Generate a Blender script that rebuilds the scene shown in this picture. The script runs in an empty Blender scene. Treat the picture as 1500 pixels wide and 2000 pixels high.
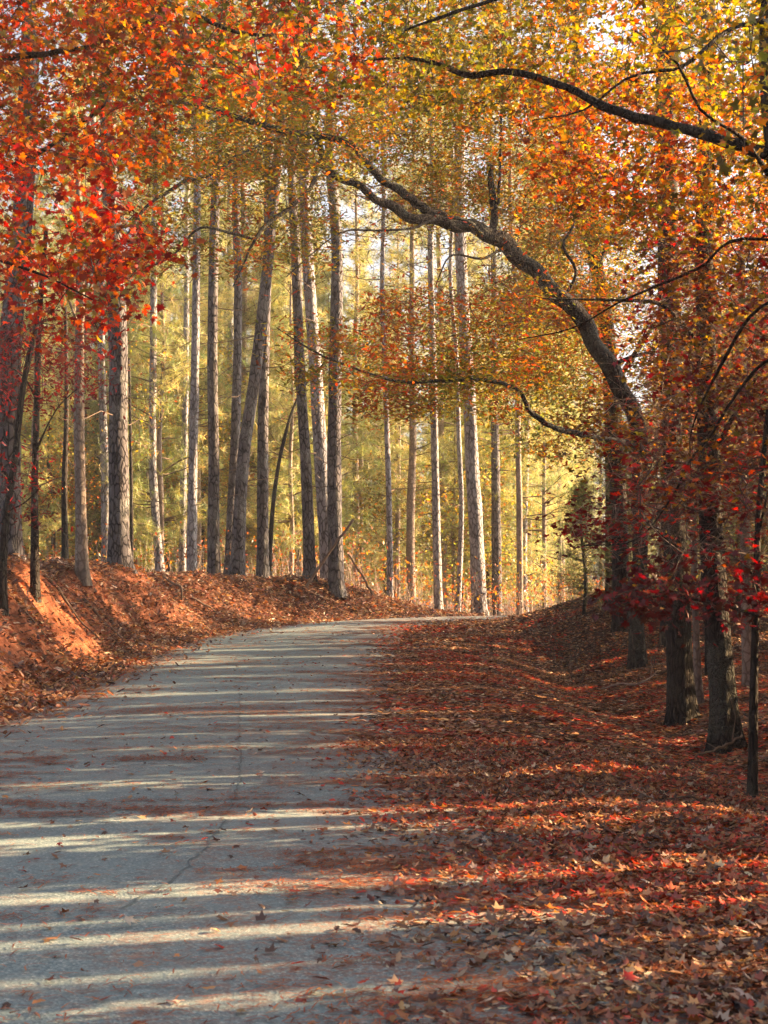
import bpy, math, numpy as np
from mathutils import Vector
R = math.radians
rng = np.random.default_rng(11)
scene = bpy.context.scene
COL = scene.collection

# ------------------------------------------------------------------ camera, light, exposure
F, HZ, EYE = 2800.0, 1150.0, 1.6          # focal length in photo pixels, horizon row, eye height
cam = bpy.data.cameras.new('camera'); camo = bpy.data.objects.new('camera', cam); COL.objects.link(camo)
cam.sensor_fit = 'VERTICAL'; cam.sensor_height = 36.0; cam.lens = 36.0*F/2000.0
cam.shift_y = (HZ-1000)/2000.0
cam.clip_start = .05; cam.clip_end = 3000
camo.location = (0, 0, EYE); camo.rotation_euler = (R(90), 0, 0)
cam.dof.use_dof = True; cam.dof.focus_distance = 26.0; cam.dof.aperture_fstop = 7.1
scene.camera = camo
SUN_AZ, SUN_EL = 17.0, 19.0               # degrees beyond straight right (+X towards +Y), and up
world = bpy.data.worlds.new('World'); scene.world = world; world.use_nodes = True
wn = world.node_tree.nodes; wl = world.node_tree.links
sky = wn.new('ShaderNodeTexSky'); sky.sky_type = 'NISHITA'; sky.sun_disc = False
sky.sun_elevation = R(SUN_EL); sky.sun_rotation = R(90-SUN_AZ)
sky.air_density = .75; sky.dust_density = 5.0; sky.ozone_density = 1.0
hs = wn.new('ShaderNodeHueSaturation'); hs.inputs['Saturation'].default_value = .55      # saturation lowered for a pale sky
wl.new(sky.outputs['Color'], hs.inputs['Color']); wl.new(hs.outputs['Color'], wn['Background'].inputs['Color']); wn['Background'].inputs['Strength'].default_value = .05
sun = bpy.data.lights.new('sun', 'SUN'); suno = bpy.data.objects.new('sun', sun); COL.objects.link(suno)
sun.energy = 5.0; sun.angle = R(.5); sun.color = (1.0, .67, .36)
sd = Vector((math.cos(R(SUN_EL))*math.cos(R(SUN_AZ)), math.cos(R(SUN_EL))*math.sin(R(SUN_AZ)), math.sin(R(SUN_EL))))
suno.rotation_euler = sd.to_track_quat('Z', 'Y').to_euler(); suno.location = (30, 10, 20)
scene.view_settings.view_transform = 'Standard'; scene.view_settings.look = 'None'
scene.view_settings.exposure = 3.1; scene.view_settings.gamma = 1
scene.cycles.max_bounces = 7; scene.cycles.diffuse_bounces = 3; scene.cycles.transmission_bounces = 4
scene.cycles.transparent_max_bounces = 8; scene.cycles.volume_bounces = 0
scene.cycles.volume_step_rate = 5

# ------------------------------------------------------------------ helpers
def P(px, py, D): return np.array([(px-750.0)*D/F, D, EYE-(py-HZ)*D/F])

def mesh_obj(name, V, faces, mat, parent=None, base=None, cols=None, smooth=False, kind=None):
    """faces: list of int arrays (n,k)."""
    V = np.asarray(V, dtype=np.float32).reshape(-1, 3)
    if base is not None: V = V-np.asarray(base, dtype=np.float32)
    me = bpy.data.meshes.new(name)
    faces = [np.asarray(f, dtype=np.int32) for f in faces if len(f)]
    nl = sum(f.size for f in faces); nf = sum(len(f) for f in faces)
    me.vertices.add(len(V)); me.vertices.foreach_set('co', V.ravel())
    me.loops.add(nl); me.polygons.add(nf)
    me.loops.foreach_set('vertex_index', np.concatenate([f.ravel() for f in faces]))
    tot = np.concatenate([np.full(len(f), f.shape[1], np.int32) for f in faces])
    start = np.concatenate([[0], np.cumsum(tot)[:-1]]).astype(np.int32)
    me.polygons.foreach_set('loop_start', start)
    if smooth: me.polygons.foreach_set('use_smooth', np.ones(nf, bool))
    if cols is not None:
        a = me.color_attributes.new('Col', 'FLOAT_COLOR', 'POINT')
        c = np.ones((len(V), 4), np.float32); c[:, :3] = cols
        a.data.foreach_set('color', c.ravel())
    me.update(); me.validate(verbose=False)
    for m in (mat if isinstance(mat, (list, tuple)) else [mat]): me.materials.append(m)
    o = bpy.data.objects.new(name, me); COL.objects.link(o)
    if parent: o.parent = parent
    if kind: o['kind'] = kind
    return o

def thing(name, label, cat, loc=(0, 0, 0), rz=0, group=None):
    o = bpy.data.objects.new(name, None); COL.objects.link(o); o.empty_display_size = .3
    o.location = tuple(float(v) for v in loc); o.rotation_euler = (0, 0, rz)
    o['label'] = label; o['category'] = cat
    if group: o['group'] = group
    return o

def dup(root, loc, rz, s, label, group, cat=None):
    r = root.copy(); COL.objects.link(r); r.location = tuple(float(v) for v in loc)
    r.rotation_euler = (0, 0, rz); r.scale = (s, s, s); r['label'] = label; r['group'] = group
    if cat: r['category'] = cat
    for ch in list(root.children):
        c = ch.copy(); COL.objects.link(c); c.parent = r
    return r

def vnoise(x, y, seed=0):
    """smooth value noise on arrays, 0..1"""
    x = np.asarray(x, float); y = np.asarray(y, float)
    xi = np.floor(x).astype(np.int64); yi = np.floor(y).astype(np.int64); xf = x-xi; yf = y-yi
    def h(a, b):
        n = (a*374761393+b*668265263+seed*974711) & 0xffffffff
        n = ((n ^ (n >> 13))*1274126177) & 0xffffffff
        return ((n ^ (n >> 16)) & 0xffff)/65535.0
    u = xf*xf*(3-2*xf); v = yf*yf*(3-2*yf)
    return (h(xi, yi)*(1-u)+h(xi+1, yi)*u)*(1-v)+(h(xi, yi+1)*(1-u)+h(xi+1, yi+1)*u)*v
def fbm(x, y, seed=0, o=4):
    r = 0; a = .5; t = 0
    for i in range(o):
        r = r+a*vnoise(x*2**i, y*2**i, seed+i*17); t += a; a *= .5
    return r/t
def sstep(a, b, x):
    t = np.clip((x-a)/(b-a), 0, 1); return t*t*(3-2*t)

def catmull(pts, n):
    pts = np.asarray(pts, float); K = len(pts)
    if K == 2: return pts[0]+(pts[1]-pts[0])*np.linspace(0, 1, n)[:, None]
    d = np.r_[0, np.cumsum(np.maximum(np.linalg.norm(np.diff(pts[:, :3], axis=0), axis=1), 1e-4))]
    u = np.linspace(0, d[-1], n); out = np.zeros((n, pts.shape[1]))
    m = np.zeros_like(pts)
    m[1:-1] = (pts[2:]-pts[:-2])/(d[2:]-d[:-2])[:, None]
    m[0] = (pts[1]-pts[0])/(d[1]-d[0]); m[-1] = (pts[-1]-pts[-2])/(d[-1]-d[-2])
    i = np.clip(np.searchsorted(d, u, side='right')-1, 0, K-2)
    h = (d[i+1]-d[i]); t = ((u-d[i])/h)[:, None]; h = h[:, None]
    return (2*t**3-3*t**2+1)*pts[i]+(t**3-2*t**2+t)*h*m[i]+(-2*t**3+3*t**2)*pts[i+1]+(t**3-t**2)*h*m[i+1]

def tubes(Pn, Rn, sides=4):
    """Pn (N,K,3), Rn (N,K): many tubes at once -> verts, quads"""
    N, K, _ = Pn.shape
    T = np.gradient(Pn, axis=1); T /= np.linalg.norm(T, axis=2, keepdims=True)+1e-9
    ref = np.tile(np.array([0.31, 0.89, 0.33]), (N, 1)); mean = T.mean(1)
    bad = np.abs((mean*ref).sum(1)) > .85; ref[bad] = [0.9, -.2, .3]
    A = np.cross(T, ref[:, None, :]); A /= np.linalg.norm(A, axis=2, keepdims=True)+1e-9
    B = np.cross(T, A)
    th = np.arange(sides)*2*np.pi/sides
    V = Pn[:, :, None, :]+Rn[:, :, None, None]*(A[:, :, None, :]*np.cos(th)[None, None, :, None]+B[:, :, None, :]*np.sin(th)[None, None, :, None])
    idx = np.arange(N*K*sides).reshape(N, K, sides)
    a = idx[:, :-1]; b = idx[:, 1:]
    q = np.stack([a, np.roll(a, -1, 2), np.roll(b, -1, 2), b], -1).reshape(-1, 4)
    return V.reshape(-1, 3), q

def trunk_mesh(pts, rad, sides=20, flare=.35, rough=.06, seed=0, seg=None):
    """one trunk with flare and ridged, uneven surface"""
    L = np.linalg.norm(np.diff(pts, axis=0), axis=1).sum()
    n = seg or max(8, int(L/.16))
    c = catmull(np.c_[pts, rad], n); p = c[:, :3]; r = c[:, 3].copy()
    s = np.r_[0, np.cumsum(np.linalg.norm(np.diff(p, axis=0), axis=1))]
    r = r*(1+flare*np.exp(-s/.28)+.14*np.exp(-s/1.0)*(flare > 0))
    V, q = tubes(p[None], r[None], sides)
    V = V.reshape(n, sides, 3)
    th = np.arange(sides)/sides
    a = np.cos(2*np.pi*th)[None]*3+seed*7.3; b = np.sin(2*np.pi*th)[None]*3
    nz = vnoise(a*2.2+s[:, None]*.15, b*2.2+s[:, None]*1.1, seed)-.5
    nz2 = vnoise(a*1.0+s[:, None]*1.3, b*1.0-s[:, None]*.9, seed+5)-.5
    lob = np.cos(2*np.pi*th*5+seed)[None]*np.exp(-s/.35)[:, None]*.22*(flare > 0)
    k = 1+rough*2*nz+rough*1.5*nz2+lob
    V = p[:, None, :]+(V-p[:, None, :])*k[:, :, None]
    V = V.reshape(-1, 3)
    top = np.array([[(n-1)*sides+i for i in range(sides)]])
    return V, [q, top], c

# ------------------------------------------------------------------ materials
def nodes_mat(name):
    m = bpy.data.materials.new(name); m.use_nodes = True
    nt = m.node_tree; nt.nodes.clear()
    out = nt.nodes.new('ShaderNodeOutputMaterial'); return m, nt, out
def N(nt, t, **kw):
    n = nt.nodes.new(t)
    for k, v in kw.items():
        if k.startswith('i_'): n.inputs[k[2:].replace('_', ' ')].default_value = v
        else: setattr(n, k, v)
    return n
def ramp(nt, src, stops):
    r = nt.nodes.new('ShaderNodeValToRGB'); el = r.color_ramp.elements
    while len(el) < len(stops): el.new(.5)
    for e, (p, c) in zip(el, stops): e.position = p; e.color = (*c, 1) if len(c) == 3 else c
    nt.links.new(src, r.inputs[0]); return r.outputs[0]
def mixc(nt, f, a, b, mode='MIX'):
    m = nt.nodes.new('ShaderNodeMix'); m.data_type = 'RGBA'; m.blend_type = mode
    for s, v in ((0, f), (6, a), (7, b)):
        if hasattr(v, 'links'): nt.links.new(v, m.inputs[s])
        else: m.inputs[s].default_value = v if not isinstance(v, tuple) else (*v, 1)
    return m.outputs[2]
def mathn(nt, op, a, b=0.0):
    m = nt.nodes.new('ShaderNodeMath'); m.operation = op
    for s, v in ((0, a), (1, b)):
        if hasattr(v, 'links'): nt.links.new(v, m.inputs[s])
        else: m.inputs[s].default_value = v
    return m.outputs[0]

def leaf_mat(name, trans=.5, gloss=.04):
    m, nt, out = nodes_mat(name)
    at = N(nt, 'ShaderNodeAttribute', attribute_name='Col')
    d = N(nt, 'ShaderNodeBsdfDiffuse'); t = N(nt, 'ShaderNodeBsdfTranslucent'); mx = N(nt, 'ShaderNodeMixShader'); mx.inputs[0].default_value = trans
    g = N(nt, 'ShaderNodeBsdfGlossy'); g.inputs['Roughness'].default_value = .45
    g.inputs['Color'].default_value = (1, 1, 1, 1)
    m2 = N(nt, 'ShaderNodeMixShader'); m2.inputs[0].default_value = gloss
    sat = N(nt, 'ShaderNodeHueSaturation', i_Saturation=1.12, i_Value=1.15); nt.links.new(at.outputs['Color'], sat.inputs['Color'])
    nt.links.new(at.outputs['Color'], d.inputs['Color']); nt.links.new(sat.outputs[0], t.inputs['Color'])
    nt.links.new(d.outputs[0], mx.inputs[1]); nt.links.new(t.outputs[0], mx.inputs[2])
    nt.links.new(mx.outputs[0], m2.inputs[1]); nt.links.new(g.outputs[0], m2.inputs[2])
    nt.links.new(m2.outputs[0], out.inputs[0]); return m
LEAF = leaf_mat('leaf_tissue', .52, .035)
NEEDLE = leaf_mat('pine_needle_tissue', .42, .03)
LITTER = leaf_mat('dry_leaf_tissue', .28, .05)

def bark_mat(name, plate, gap, scale=14, zs=.32, lichen=None, bump=.6, amt=.5):
    m, nt, out = nodes_mat(name)
    geo = N(nt, 'ShaderNodeNewGeometry'); mp = N(nt, 'ShaderNodeMapping'); mp.inputs['Scale'].default_value = (1, 1, zs)
    nt.links.new(geo.outputs['Position'], mp.inputs[0])
    nw = N(nt, 'ShaderNodeTexNoise', i_Scale=6.0, i_Detail=3.0); nt.links.new(mp.outputs[0], nw.inputs['Vector'])
    wv = N(nt, 'ShaderNodeVectorMath', operation='MULTIPLY_ADD'); nt.links.new(nw.outputs['Color'], wv.inputs[0]); wv.inputs[1].default_value = (.12, .12, .12); nt.links.new(mp.outputs[0], wv.inputs[2])
    vo = N(nt, 'ShaderNodeTexVoronoi', feature='DISTANCE_TO_EDGE', i_Scale=float(scale)); nt.links.new(wv.outputs[0], vo.inputs['Vector'])
    vc = N(nt, 'ShaderNodeTexVoronoi', feature='F1', i_Scale=float(scale)); nt.links.new(wv.outputs[0], vc.inputs['Vector'])
    fine = N(nt, 'ShaderNodeTexNoise', i_Scale=70.0, i_Detail=5.0, i_Roughness=.7); nt.links.new(geo.outputs['Position'], fine.inputs['Vector'])
    big = N(nt, 'ShaderNodeTexNoise', i_Scale=1.7, i_Detail=3.0); nt.links.new(geo.outputs['Position'], big.inputs['Vector'])
    edge = ramp(nt, vo.outputs['Distance'], [(0, (0, 0, 0)), (.16, (1, 1, 1))])
    c1 = mixc(nt, ramp(nt, fine.outputs[0], [(.3, (0, 0, 0)), (.7, (1, 1, 1))]), tuple(v*.6 for v in plate), tuple(min(1, v*1.35) for v in plate))
    hsv = N(nt, 'ShaderNodeSeparateColor'); nt.links.new(vc.outputs['Color'], hsv.inputs[0])
    c1 = mixc(nt, mathn(nt, 'MULTIPLY', hsv.outputs[0], .45), c1, tuple(v*.45 for v in plate))
    c = mixc(nt, edge, gap, c1)
    if lichen:
        lf = ramp(nt, big.outputs[0], [(.5, (0, 0, 0)), (.62, (1, 1, 1))])
        lf2 = ramp(nt, fine.outputs[0], [(.42, (0, 0, 0)), (.55, (1, 1, 1))])
        c = mixc(nt, mathn(nt, 'MULTIPLY', mathn(nt, 'MULTIPLY', lf, lf2), amt), c, lichen)
    h = mathn(nt, 'ADD', edge, mathn(nt, 'MULTIPLY', fine.outputs[0], .5))
    bp = N(nt, 'ShaderNodeBump', i_Strength=bump, i_Distance=.03); nt.links.new(h, bp.inputs['Height'])
    b = N(nt, 'ShaderNodeBsdfPrincipled', i_Roughness=.92); b.inputs['Specular IOR Level'].default_value = .15
    nt.links.new(c, b.inputs['Base Color']); nt.links.new(bp.outputs[0], b.inputs['Normal']); nt.links.new(b.outputs[0], out.inputs[0]); return m
BARK_PINE = bark_mat('pine_bark', (.12, .108, .112), (.013, .010, .010), 9.5, .42, (.3, .3, .27), .8, .35)
BARK_PALE = bark_mat('pale_pine_bark', (.26, .25, .265), (.05, .043, .042), 9.5, .42, (.42, .42, .40), .7, .4)
BARK_OAK = bark_mat('oak_bark', (.048, .038, .032), (.012, .009, .008), 17, .5, (.13, .14, .11), .8, .5)
BARK_DARK = bark_mat('dark_bark', (.05, .04, .034), (.012, .01, .008), 18, .25, (.09, .095, .075), .8, .4)
BARK_SMOOTH = bark_mat('smooth_bark', (.27, .215, .175), (.12, .09, .07), 10, .6, (.1, .09, .075), .3, .8)
BARK_PINE.name = 'pine_bark'

def plain(name, col, rough=.85):
    m, nt, out = nodes_mat(name)
    nz = N(nt, 'ShaderNodeTexNoise', i_Scale=40.0, i_Detail=3.0)
    g = N(nt, 'ShaderNodeNewGeometry'); nt.links.new(g.outputs['Position'], nz.inputs['Vector'])
    b = N(nt, 'ShaderNodeBsdfPrincipled', i_Roughness=rough); b.inputs['Specular IOR Level'].default_value = .2
    nt.links.new(mixc(nt, nz.outputs[0], tuple(v*.55 for v in col), tuple(min(1, v*1.5) for v in col)), b.inputs['Base Color'])
    nt.links.new(b.outputs[0], out.inputs[0]); return m
TWIG = plain('twig_bark', (.075, .055, .045))
TWIG_PALE = plain('pale_twig_bark', (.27, .2, .16))
DEADWOOD = plain('dead_wood', (.13, .09, .065))

# ground: leaf mould, pine straw, bare red clay on the cut bank
def ground_mat():
    m, nt, out = nodes_mat('forest_floor')
    g = N(nt, 'ShaderNodeNewGeometry'); at = N(nt, 'ShaderNodeAttribute', attribute_name='Col')
    def nz(s, d=4, r=.6):
        n = N(nt, 'ShaderNodeTexNoise', i_Scale=float(s), i_Detail=float(d), i_Roughness=r); nt.links.new(g.outputs['Position'], n.inputs['Vector']); return n.outputs[0]
    vo = N(nt, 'ShaderNodeTexVoronoi', i_Scale=16.0); nt.links.new(g.outputs['Position'], vo.inputs['Vector'])
    sep = N(nt, 'ShaderNodeSeparateColor'); nt.links.new(vo.outputs['Color'], sep.inputs[0])
    litter = ramp(nt, sep.outputs[0], [(0, (.045, .022, .015)), (.35, (.11, .045, .028)), (.7, (.17, .075, .045)), (1, (.26, .15, .10))])
    litter = mixc(nt, nz(60), litter, (.03, .016, .012))
    clay = mixc(nt, ramp(nt, nz(9, 6, .7), [(.3, (0, 0, 0)), (.7, (1, 1, 1))]), (.20, .062, .03), (.46, .17, .085))
    s = N(nt, 'ShaderNodeSeparateColor'); nt.links.new(at.outputs['Color'], s.inputs[0])
    c = mixc(nt, s.outputs[0], litter, clay)
    hh = mathn(nt, 'ADD', mathn(nt, 'MULTIPLY', nz(30, 5, .7), 1.0), mathn(nt, 'MULTIPLY', nz(6, 3), 1.5))
    bp = N(nt, 'ShaderNodeBump', i_Strength=.9, i_Distance=.06); nt.links.new(hh, bp.inputs['Height'])
    b = N(nt, 'ShaderNodeBsdfPrincipled', i_Roughness=.95); b.inputs['Specular IOR Level'].default_value = .1
    nt.links.new(c, b.inputs['Base Color']); nt.links.new(bp.outputs[0], b.inputs['Normal']); nt.links.new(b.outputs[0], out.inputs[0]); return m
def road_mat():
    m, nt, out = nodes_mat('worn_asphalt')
    g = N(nt, 'ShaderNodeNewGeometry')
    def nz(s, d=4, r=.6, sc=None):
        n = N(nt, 'ShaderNodeTexNoise', i_Scale=float(s), i_Detail=float(d), i_Roughness=r)
        if sc:
            mp = N(nt, 'ShaderNodeMapping'); mp.inputs['Scale'].default_value = sc; nt.links.new(g.outputs['Position'], mp.inputs[0]); nt.links.new(mp.outputs[0], n.inputs['Vector'])
        else: nt.links.new(g.outputs['Position'], n.inputs['Vector'])
        return n.outputs[0]
    ag = N(nt, 'ShaderNodeTexVoronoi', i_Scale=95.0); nt.links.new(g.outputs['Position'], ag.inputs['Vector'])
    s = N(nt, 'ShaderNodeSeparateColor'); nt.links.new(ag.outputs['Color'], s.inputs[0])
    c = ramp(nt, s.outputs[0], [(0, (.088, .126, .135)), (.45, (.142, .198, .208)), (.85, (.20, .252, .255)), (1, (.40, .42, .38))])
    c = mixc(nt, ramp(nt, nz(.7, 5, .65), [(.35, (0, 0, 0)), (.7, (1, 1, 1))]), c, mixc(nt, .5, c, (.205, .252, .252)))
    # rusty pine straw and clay dust ground into the surface, heavier by the right edge
    sx = N(nt, 'ShaderNodeSeparateXYZ'); nt.links.new(g.outputs['Position'], sx.inputs[0])
    ed = N(nt, 'ShaderNodeMapRange'); ed.inputs[1].default_value = -2.2; ed.inputs[2].default_value = .4; ed.inputs[3].default_value = 0; ed.inputs[4].default_value = .28
    nt.links.new(sx.outputs[0], ed.inputs[0])
    st = mathn(nt, 'ADD', nz(1.6, 6, .72), ed.outputs[0])
    f = ramp(nt, st, [(.56, (0, 0, 0)), (.80, (1, 1, 1))])
    f2 = ramp(nt, nz(26, 4, .7), [(.42, (0, 0, 0)), (.6, (1, 1, 1))])
    c = mixc(nt, mathn(nt, 'MULTIPLY', mathn(nt, 'MULTIPLY', f, f2), .8), c, (.22, .085, .045))
    bp = N(nt, 'ShaderNodeBump', i_Strength=.35, i_Distance=.006); nt.links.new(ag.outputs['Distance'], bp.inputs['Height'])
    b = N(nt, 'ShaderNodeBsdfPrincipled', i_Roughness=.8); b.inputs['Specular IOR Level'].default_value = .3
    nt.links.new(c, b.inputs['Base Color']); nt.links.new(bp.outputs[0], b.inputs['Normal']); nt.links.new(b.outputs[0], out.inputs[0]); return m

# ------------------------------------------------------------------ terrain
LE = catmull([(-4.9, -40), (-4.85, -10), (-4.8, 8), (-4.7, 20), (-4.75, 28), (-4.55, 32.5), (-3.75, 35.6), (-2.15, 38.1), (-.2, 39.9), (2.5, 42.2), (6, 44.4), (12, 46), (24, 47), (40, 47)], 110)
RE = catmull([(1.5, -40), (1.4, -10), (1.3, 6), (.95, 12), (.65, 20), (.5, 28), (.45, 33), (.6, 36), (1.1, 37.6), (2.0, 38.9), (4.2, 40.3), (7, 41.3), (13, 42), (24, 42.6), (40, 42.6)], 110)
def poly_dist(x, y, L):
    best = np.full(x.shape, 1e9); sg = np.ones(x.shape)
    for a, b in zip(L[:-1], L[1:]):
        d = b-a; t = np.clip(((x-a[0])*d[0]+(y-a[1])*d[1])/(d@d), 0, 1)
        ex = x-(a[0]+t*d[0]); ey = y-(a[1]+t*d[1]); q = ex*ex+ey*ey
        cr = d[0]*(y-a[1])-d[1]*(x-a[0])
        u = q < best-1e-12; best = np.where(u, q, best); sg = np.where(u, np.sign(cr), sg)
    return np.sqrt(best)*sg           # positive = left of the line
YS = [-60, 12, 18, 22, 27, 32, 36, 39, 41, 44, 50, 60, 90, 200, 700]
ZS = [0, 0, 0.0, .05, .17, .34, .56, .73, .78, .74, .45, .05, -.3, 0, 6]
def rz(y):
    # softened linear interpolation
    return sum(np.interp(y+o, YS, ZS) for o in (-1.5, -.75, 0, .75, 1.5))/5
def height(x, y, rough=True):
    x = np.asarray(x, float); y = np.asarray(y, float)
    d = poly_dist(x, y, LE); e = -poly_dist(x, y, RE)
    z = rz(y)
    topz = 2.02-.25*sstep(34, 44, y)
    B = np.maximum(topz-z, .05)*(1-sstep(-2.4, 2.6, x)*sstep(34, 38, y))
    wob = 1+.16*(fbm(x*.9, y*.9, 3)-.5)*2
    wall = sstep(.3, 2.3, d+.9*(fbm(x*.55, y*.55, 9)-.5)); wall = wall+.10*(fbm(x*2.3, y*2.3, 19)-.5)*sstep(.3, .8, d)*sstep(5, 3, d)
    z = z+B*wall*wob*np.where(y > 60, np.clip(1-(y-60)/40, 0, 1), 1)
    z = z-.34*np.exp(-((e-3.3)/1.0)**2)*sstep(.2, 2, e)*sstep(44, 30, y)-.2*sstep(.4, 3.2, e)*sstep(40, 30, y)
    z = z+1.35*np.exp(-.5*(((x-7.9)/2.7)**2+((y-37.2)/3.6)**2))*sstep(.5, 2.6, e)
    if rough:
        off = sstep(.0, .9, np.maximum(d, e))
        z = z+off*(.20*(fbm(x*.35, y*.35, 21)-.5)+.10*(fbm(x*1.6, y*1.6, 31)-.5)*sstep(.3, 1.2, np.maximum(d, e))+.05*(fbm(x*6, y*6, 41)-.5))
        z = z+sstep(8, 40, np.maximum(d, e))*1.2*(fbm(x*.05, y*.05, 51)-.5)
    return z
def hz(x, y): return float(height(np.array([x]), np.array([y]))[0])
def clay_mask(x, y):
    d = poly_dist(x, y, LE)
    band = sstep(.3, .9, d)*sstep(2.6, 1.7, d)*sstep(8, 12, y)*sstep(41, 36, y)
    return band*sstep(.30, .52, .7*fbm(x*.9+y*.5, y*.45, 77)+.3*fbm(x*4, y*4, 78))*(.45+.55*sstep(36, 27, y))

def axis(lo, a, b, hi, st, g=1.13):
    m = list(np.arange(a, b+1e-6, st)); s = st; v = a; L = []
    while v > lo: s *= g; v -= s; L.append(max(v, lo))
    s = st; v = m[-1]; H = []
    while v < hi: s *= g; v += s; H.append(min(v, hi))
    return np.array(L[::-1]+m+H)
gx = axis(-450, -10, 11, 450, .11); gy = axis(-60, 4, 46, 900, .13)
X, Y = np.meshgrid(gx, gy); Z = height(X, Y)
# the ground passes just below the asphalt
dl = poly_dist(X, Y, LE); dr = -poly_dist(X, Y, RE)
Z = np.where((dl < 0) & (dr < 0), Z-.03*sstep(0, .25, np.minimum(-dl, -dr)), Z)
idx = np.arange(X.size).reshape(X.shape)
q = np.stack([idx[:-1, :-1], idx[:-1, 1:], idx[1:, 1:], idx[1:, :-1]], -1).reshape(-1, 4)
cm = clay_mask(X, Y).ravel()
mesh_obj('ground', np.c_[X.ravel(), Y.ravel(), Z.ravel()], [q], ground_mat(), cols=np.c_[cm, cm, cm], smooth=True, kind='structure')

# road: strip between the two edges, ragged at the sides
nr = 420; Lr = catmull(LE, nr); Rr = catmull(RE, nr)
jl = .10*(fbm(np.arange(nr)*.6, np.zeros(nr), 5)-.5)[:, None]; jr = .10*(fbm(np.arange(nr)*.6, np.ones(nr)*9, 6)-.5)[:, None]
W = Rr-Lr; W /= np.linalg.norm(W, axis=1, keepdims=True)
Lr = Lr-W*(.05+jl); Rr = Rr+W*(.05+jr)
nw_ = 18; t = np.linspace(0, 1, nw_)
XY = Lr[:, None, :]*(1-t)[None, :, None]+Rr[:, None, :]*t[None, :, None]
zz = rz(XY[..., 1])+.012+.045*(1-(2*t-1)**2)[None]
zz[:, 0] -= .05; zz[:, -1] -= .05
Vr = np.dstack([XY, zz]).reshape(-1, 3)
idx = np.arange(nr*nw_).reshape(nr, nw_)
q = np.stack([idx[:-1, :-1], idx[:-1, 1:], idx[1:, 1:], idx[1:, :-1]], -1).reshape(-1, 4)
mesh_obj('road', Vr, [q], road_mat(), smooth=True, kind='structure')
def road_z(x, y):
    x = np.asarray(x, float); y = np.asarray(y, float); a = np.maximum(-poly_dist(x, y, LE), 0); b = np.maximum(poly_dist(x, y, RE), 0)
    tt = a/(a+b+1e-6); return rz(y)+.013+.045*(1-(2*tt-1)**2)

# ------------------------------------------------------------------ leaves
def rotmats(n, r, flat=0.0, hang=0.0):
    """random frames: columns u (stem direction), v, n (normal)"""
    nm = r.normal(size=(n, 3)); nm /= np.linalg.norm(nm, axis=1, keepdims=True)
    nm[:, 2] = nm[:, 2]+np.sign(nm[:, 2]+1e-9)*flat*2; nm /= np.linalg.norm(nm, axis=1, keepdims=True)
    u = r.normal(size=(n, 3)); u[:, 2] -= hang*1.6
    u -= nm*(u*nm).sum(1, keepdims=True); u /= np.linalg.norm(u, axis=1, keepdims=True)+1e-9
    return np.stack([u, np.cross(nm, u), nm], axis=2)
# unit templates, stem along +x
def star(lobes, deep=.45, curl=.12):
    pts = [(-.02, 0, 0)]; n = len(lobes)
    out = []
    for i, (a, l) in enumerate(lobes):
        out.append((math.cos(R(a))*l, math.sin(R(a))*l))
        if i < n-1:
            b = (a+lobes[i+1][0])/2; m = deep*(l+lobes[i+1][1])/2; out.append((math.cos(R(b))*m, math.sin(R(b))*m))
    V = [(0, 0, 0)]+[(x, y, -curl*(x*x+y*y)*2+abs(y)*.28) for x, y in out]
    f = [(0, i, i+1) for i in range(1, len(V)-1)]
    return np.array(V), [np.array(f)]
MAPLE = star([(-145, .42), (-88, .74), (-42, .84), (0, 1.0), (42, .84), (88, .74), (145, .42)], .58)
MAPLE5 = star([(-118, .55), (-55, .86), (0, 1.0), (55, .86), (118, .55)], .6)
CURL5 = star([(-112, .5), (-50, .8), (0, .95), (50, .8), (112, .5)], .7, .38)
OAK = (np.array([(-.5, 0, 0), (-.1, .24, .07), (.25, .17, .05), (.45, .28, .06), (.9, 0, -.08), (.45, -.28, .06), (.25, -.17, .05), (-.1, -.24, .07)]),
       [np.array([(0, 4, 3, 2), ]), np.array([(0, 2, 1), (0, 7, 6)]), np.array([(0, 6, 5, 4)])])
DIAM = (np.array([(-.5, 0, 0), (.05, .3, .09), (.6, 0, -.06), (.05, -.3, .09)]), [np.array([(0, 2, 1), (0, 3, 2)])])
def place(tmpl, c, M, s):
    T, fs = tmpl; n = len(c); k = len(T)
    V = (np.einsum('nij,kj->nki', M, T)*s[:, None, None]+c[:, None, :]).reshape(-1, 3)
    off = (np.arange(n)*k)
    return V, [(f[None]+off[:, None, None]).reshape(-1, f.shape[1]) for f in fs], k
def leaves_obj(name, tmpl, c, s, cols, mat, parent=None, base=None, flat=0, hang=0, seed=1, kind=None, M=None):
    r = np.random.default_rng(seed)
    if M is None: M = rotmats(len(c), r, flat, hang)
    V, fs, k = place(tmpl, c, M, s)
    return mesh_obj(name, V, fs, mat, parent, base, cols=np.repeat(cols, k, 0), kind=kind)
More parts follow.
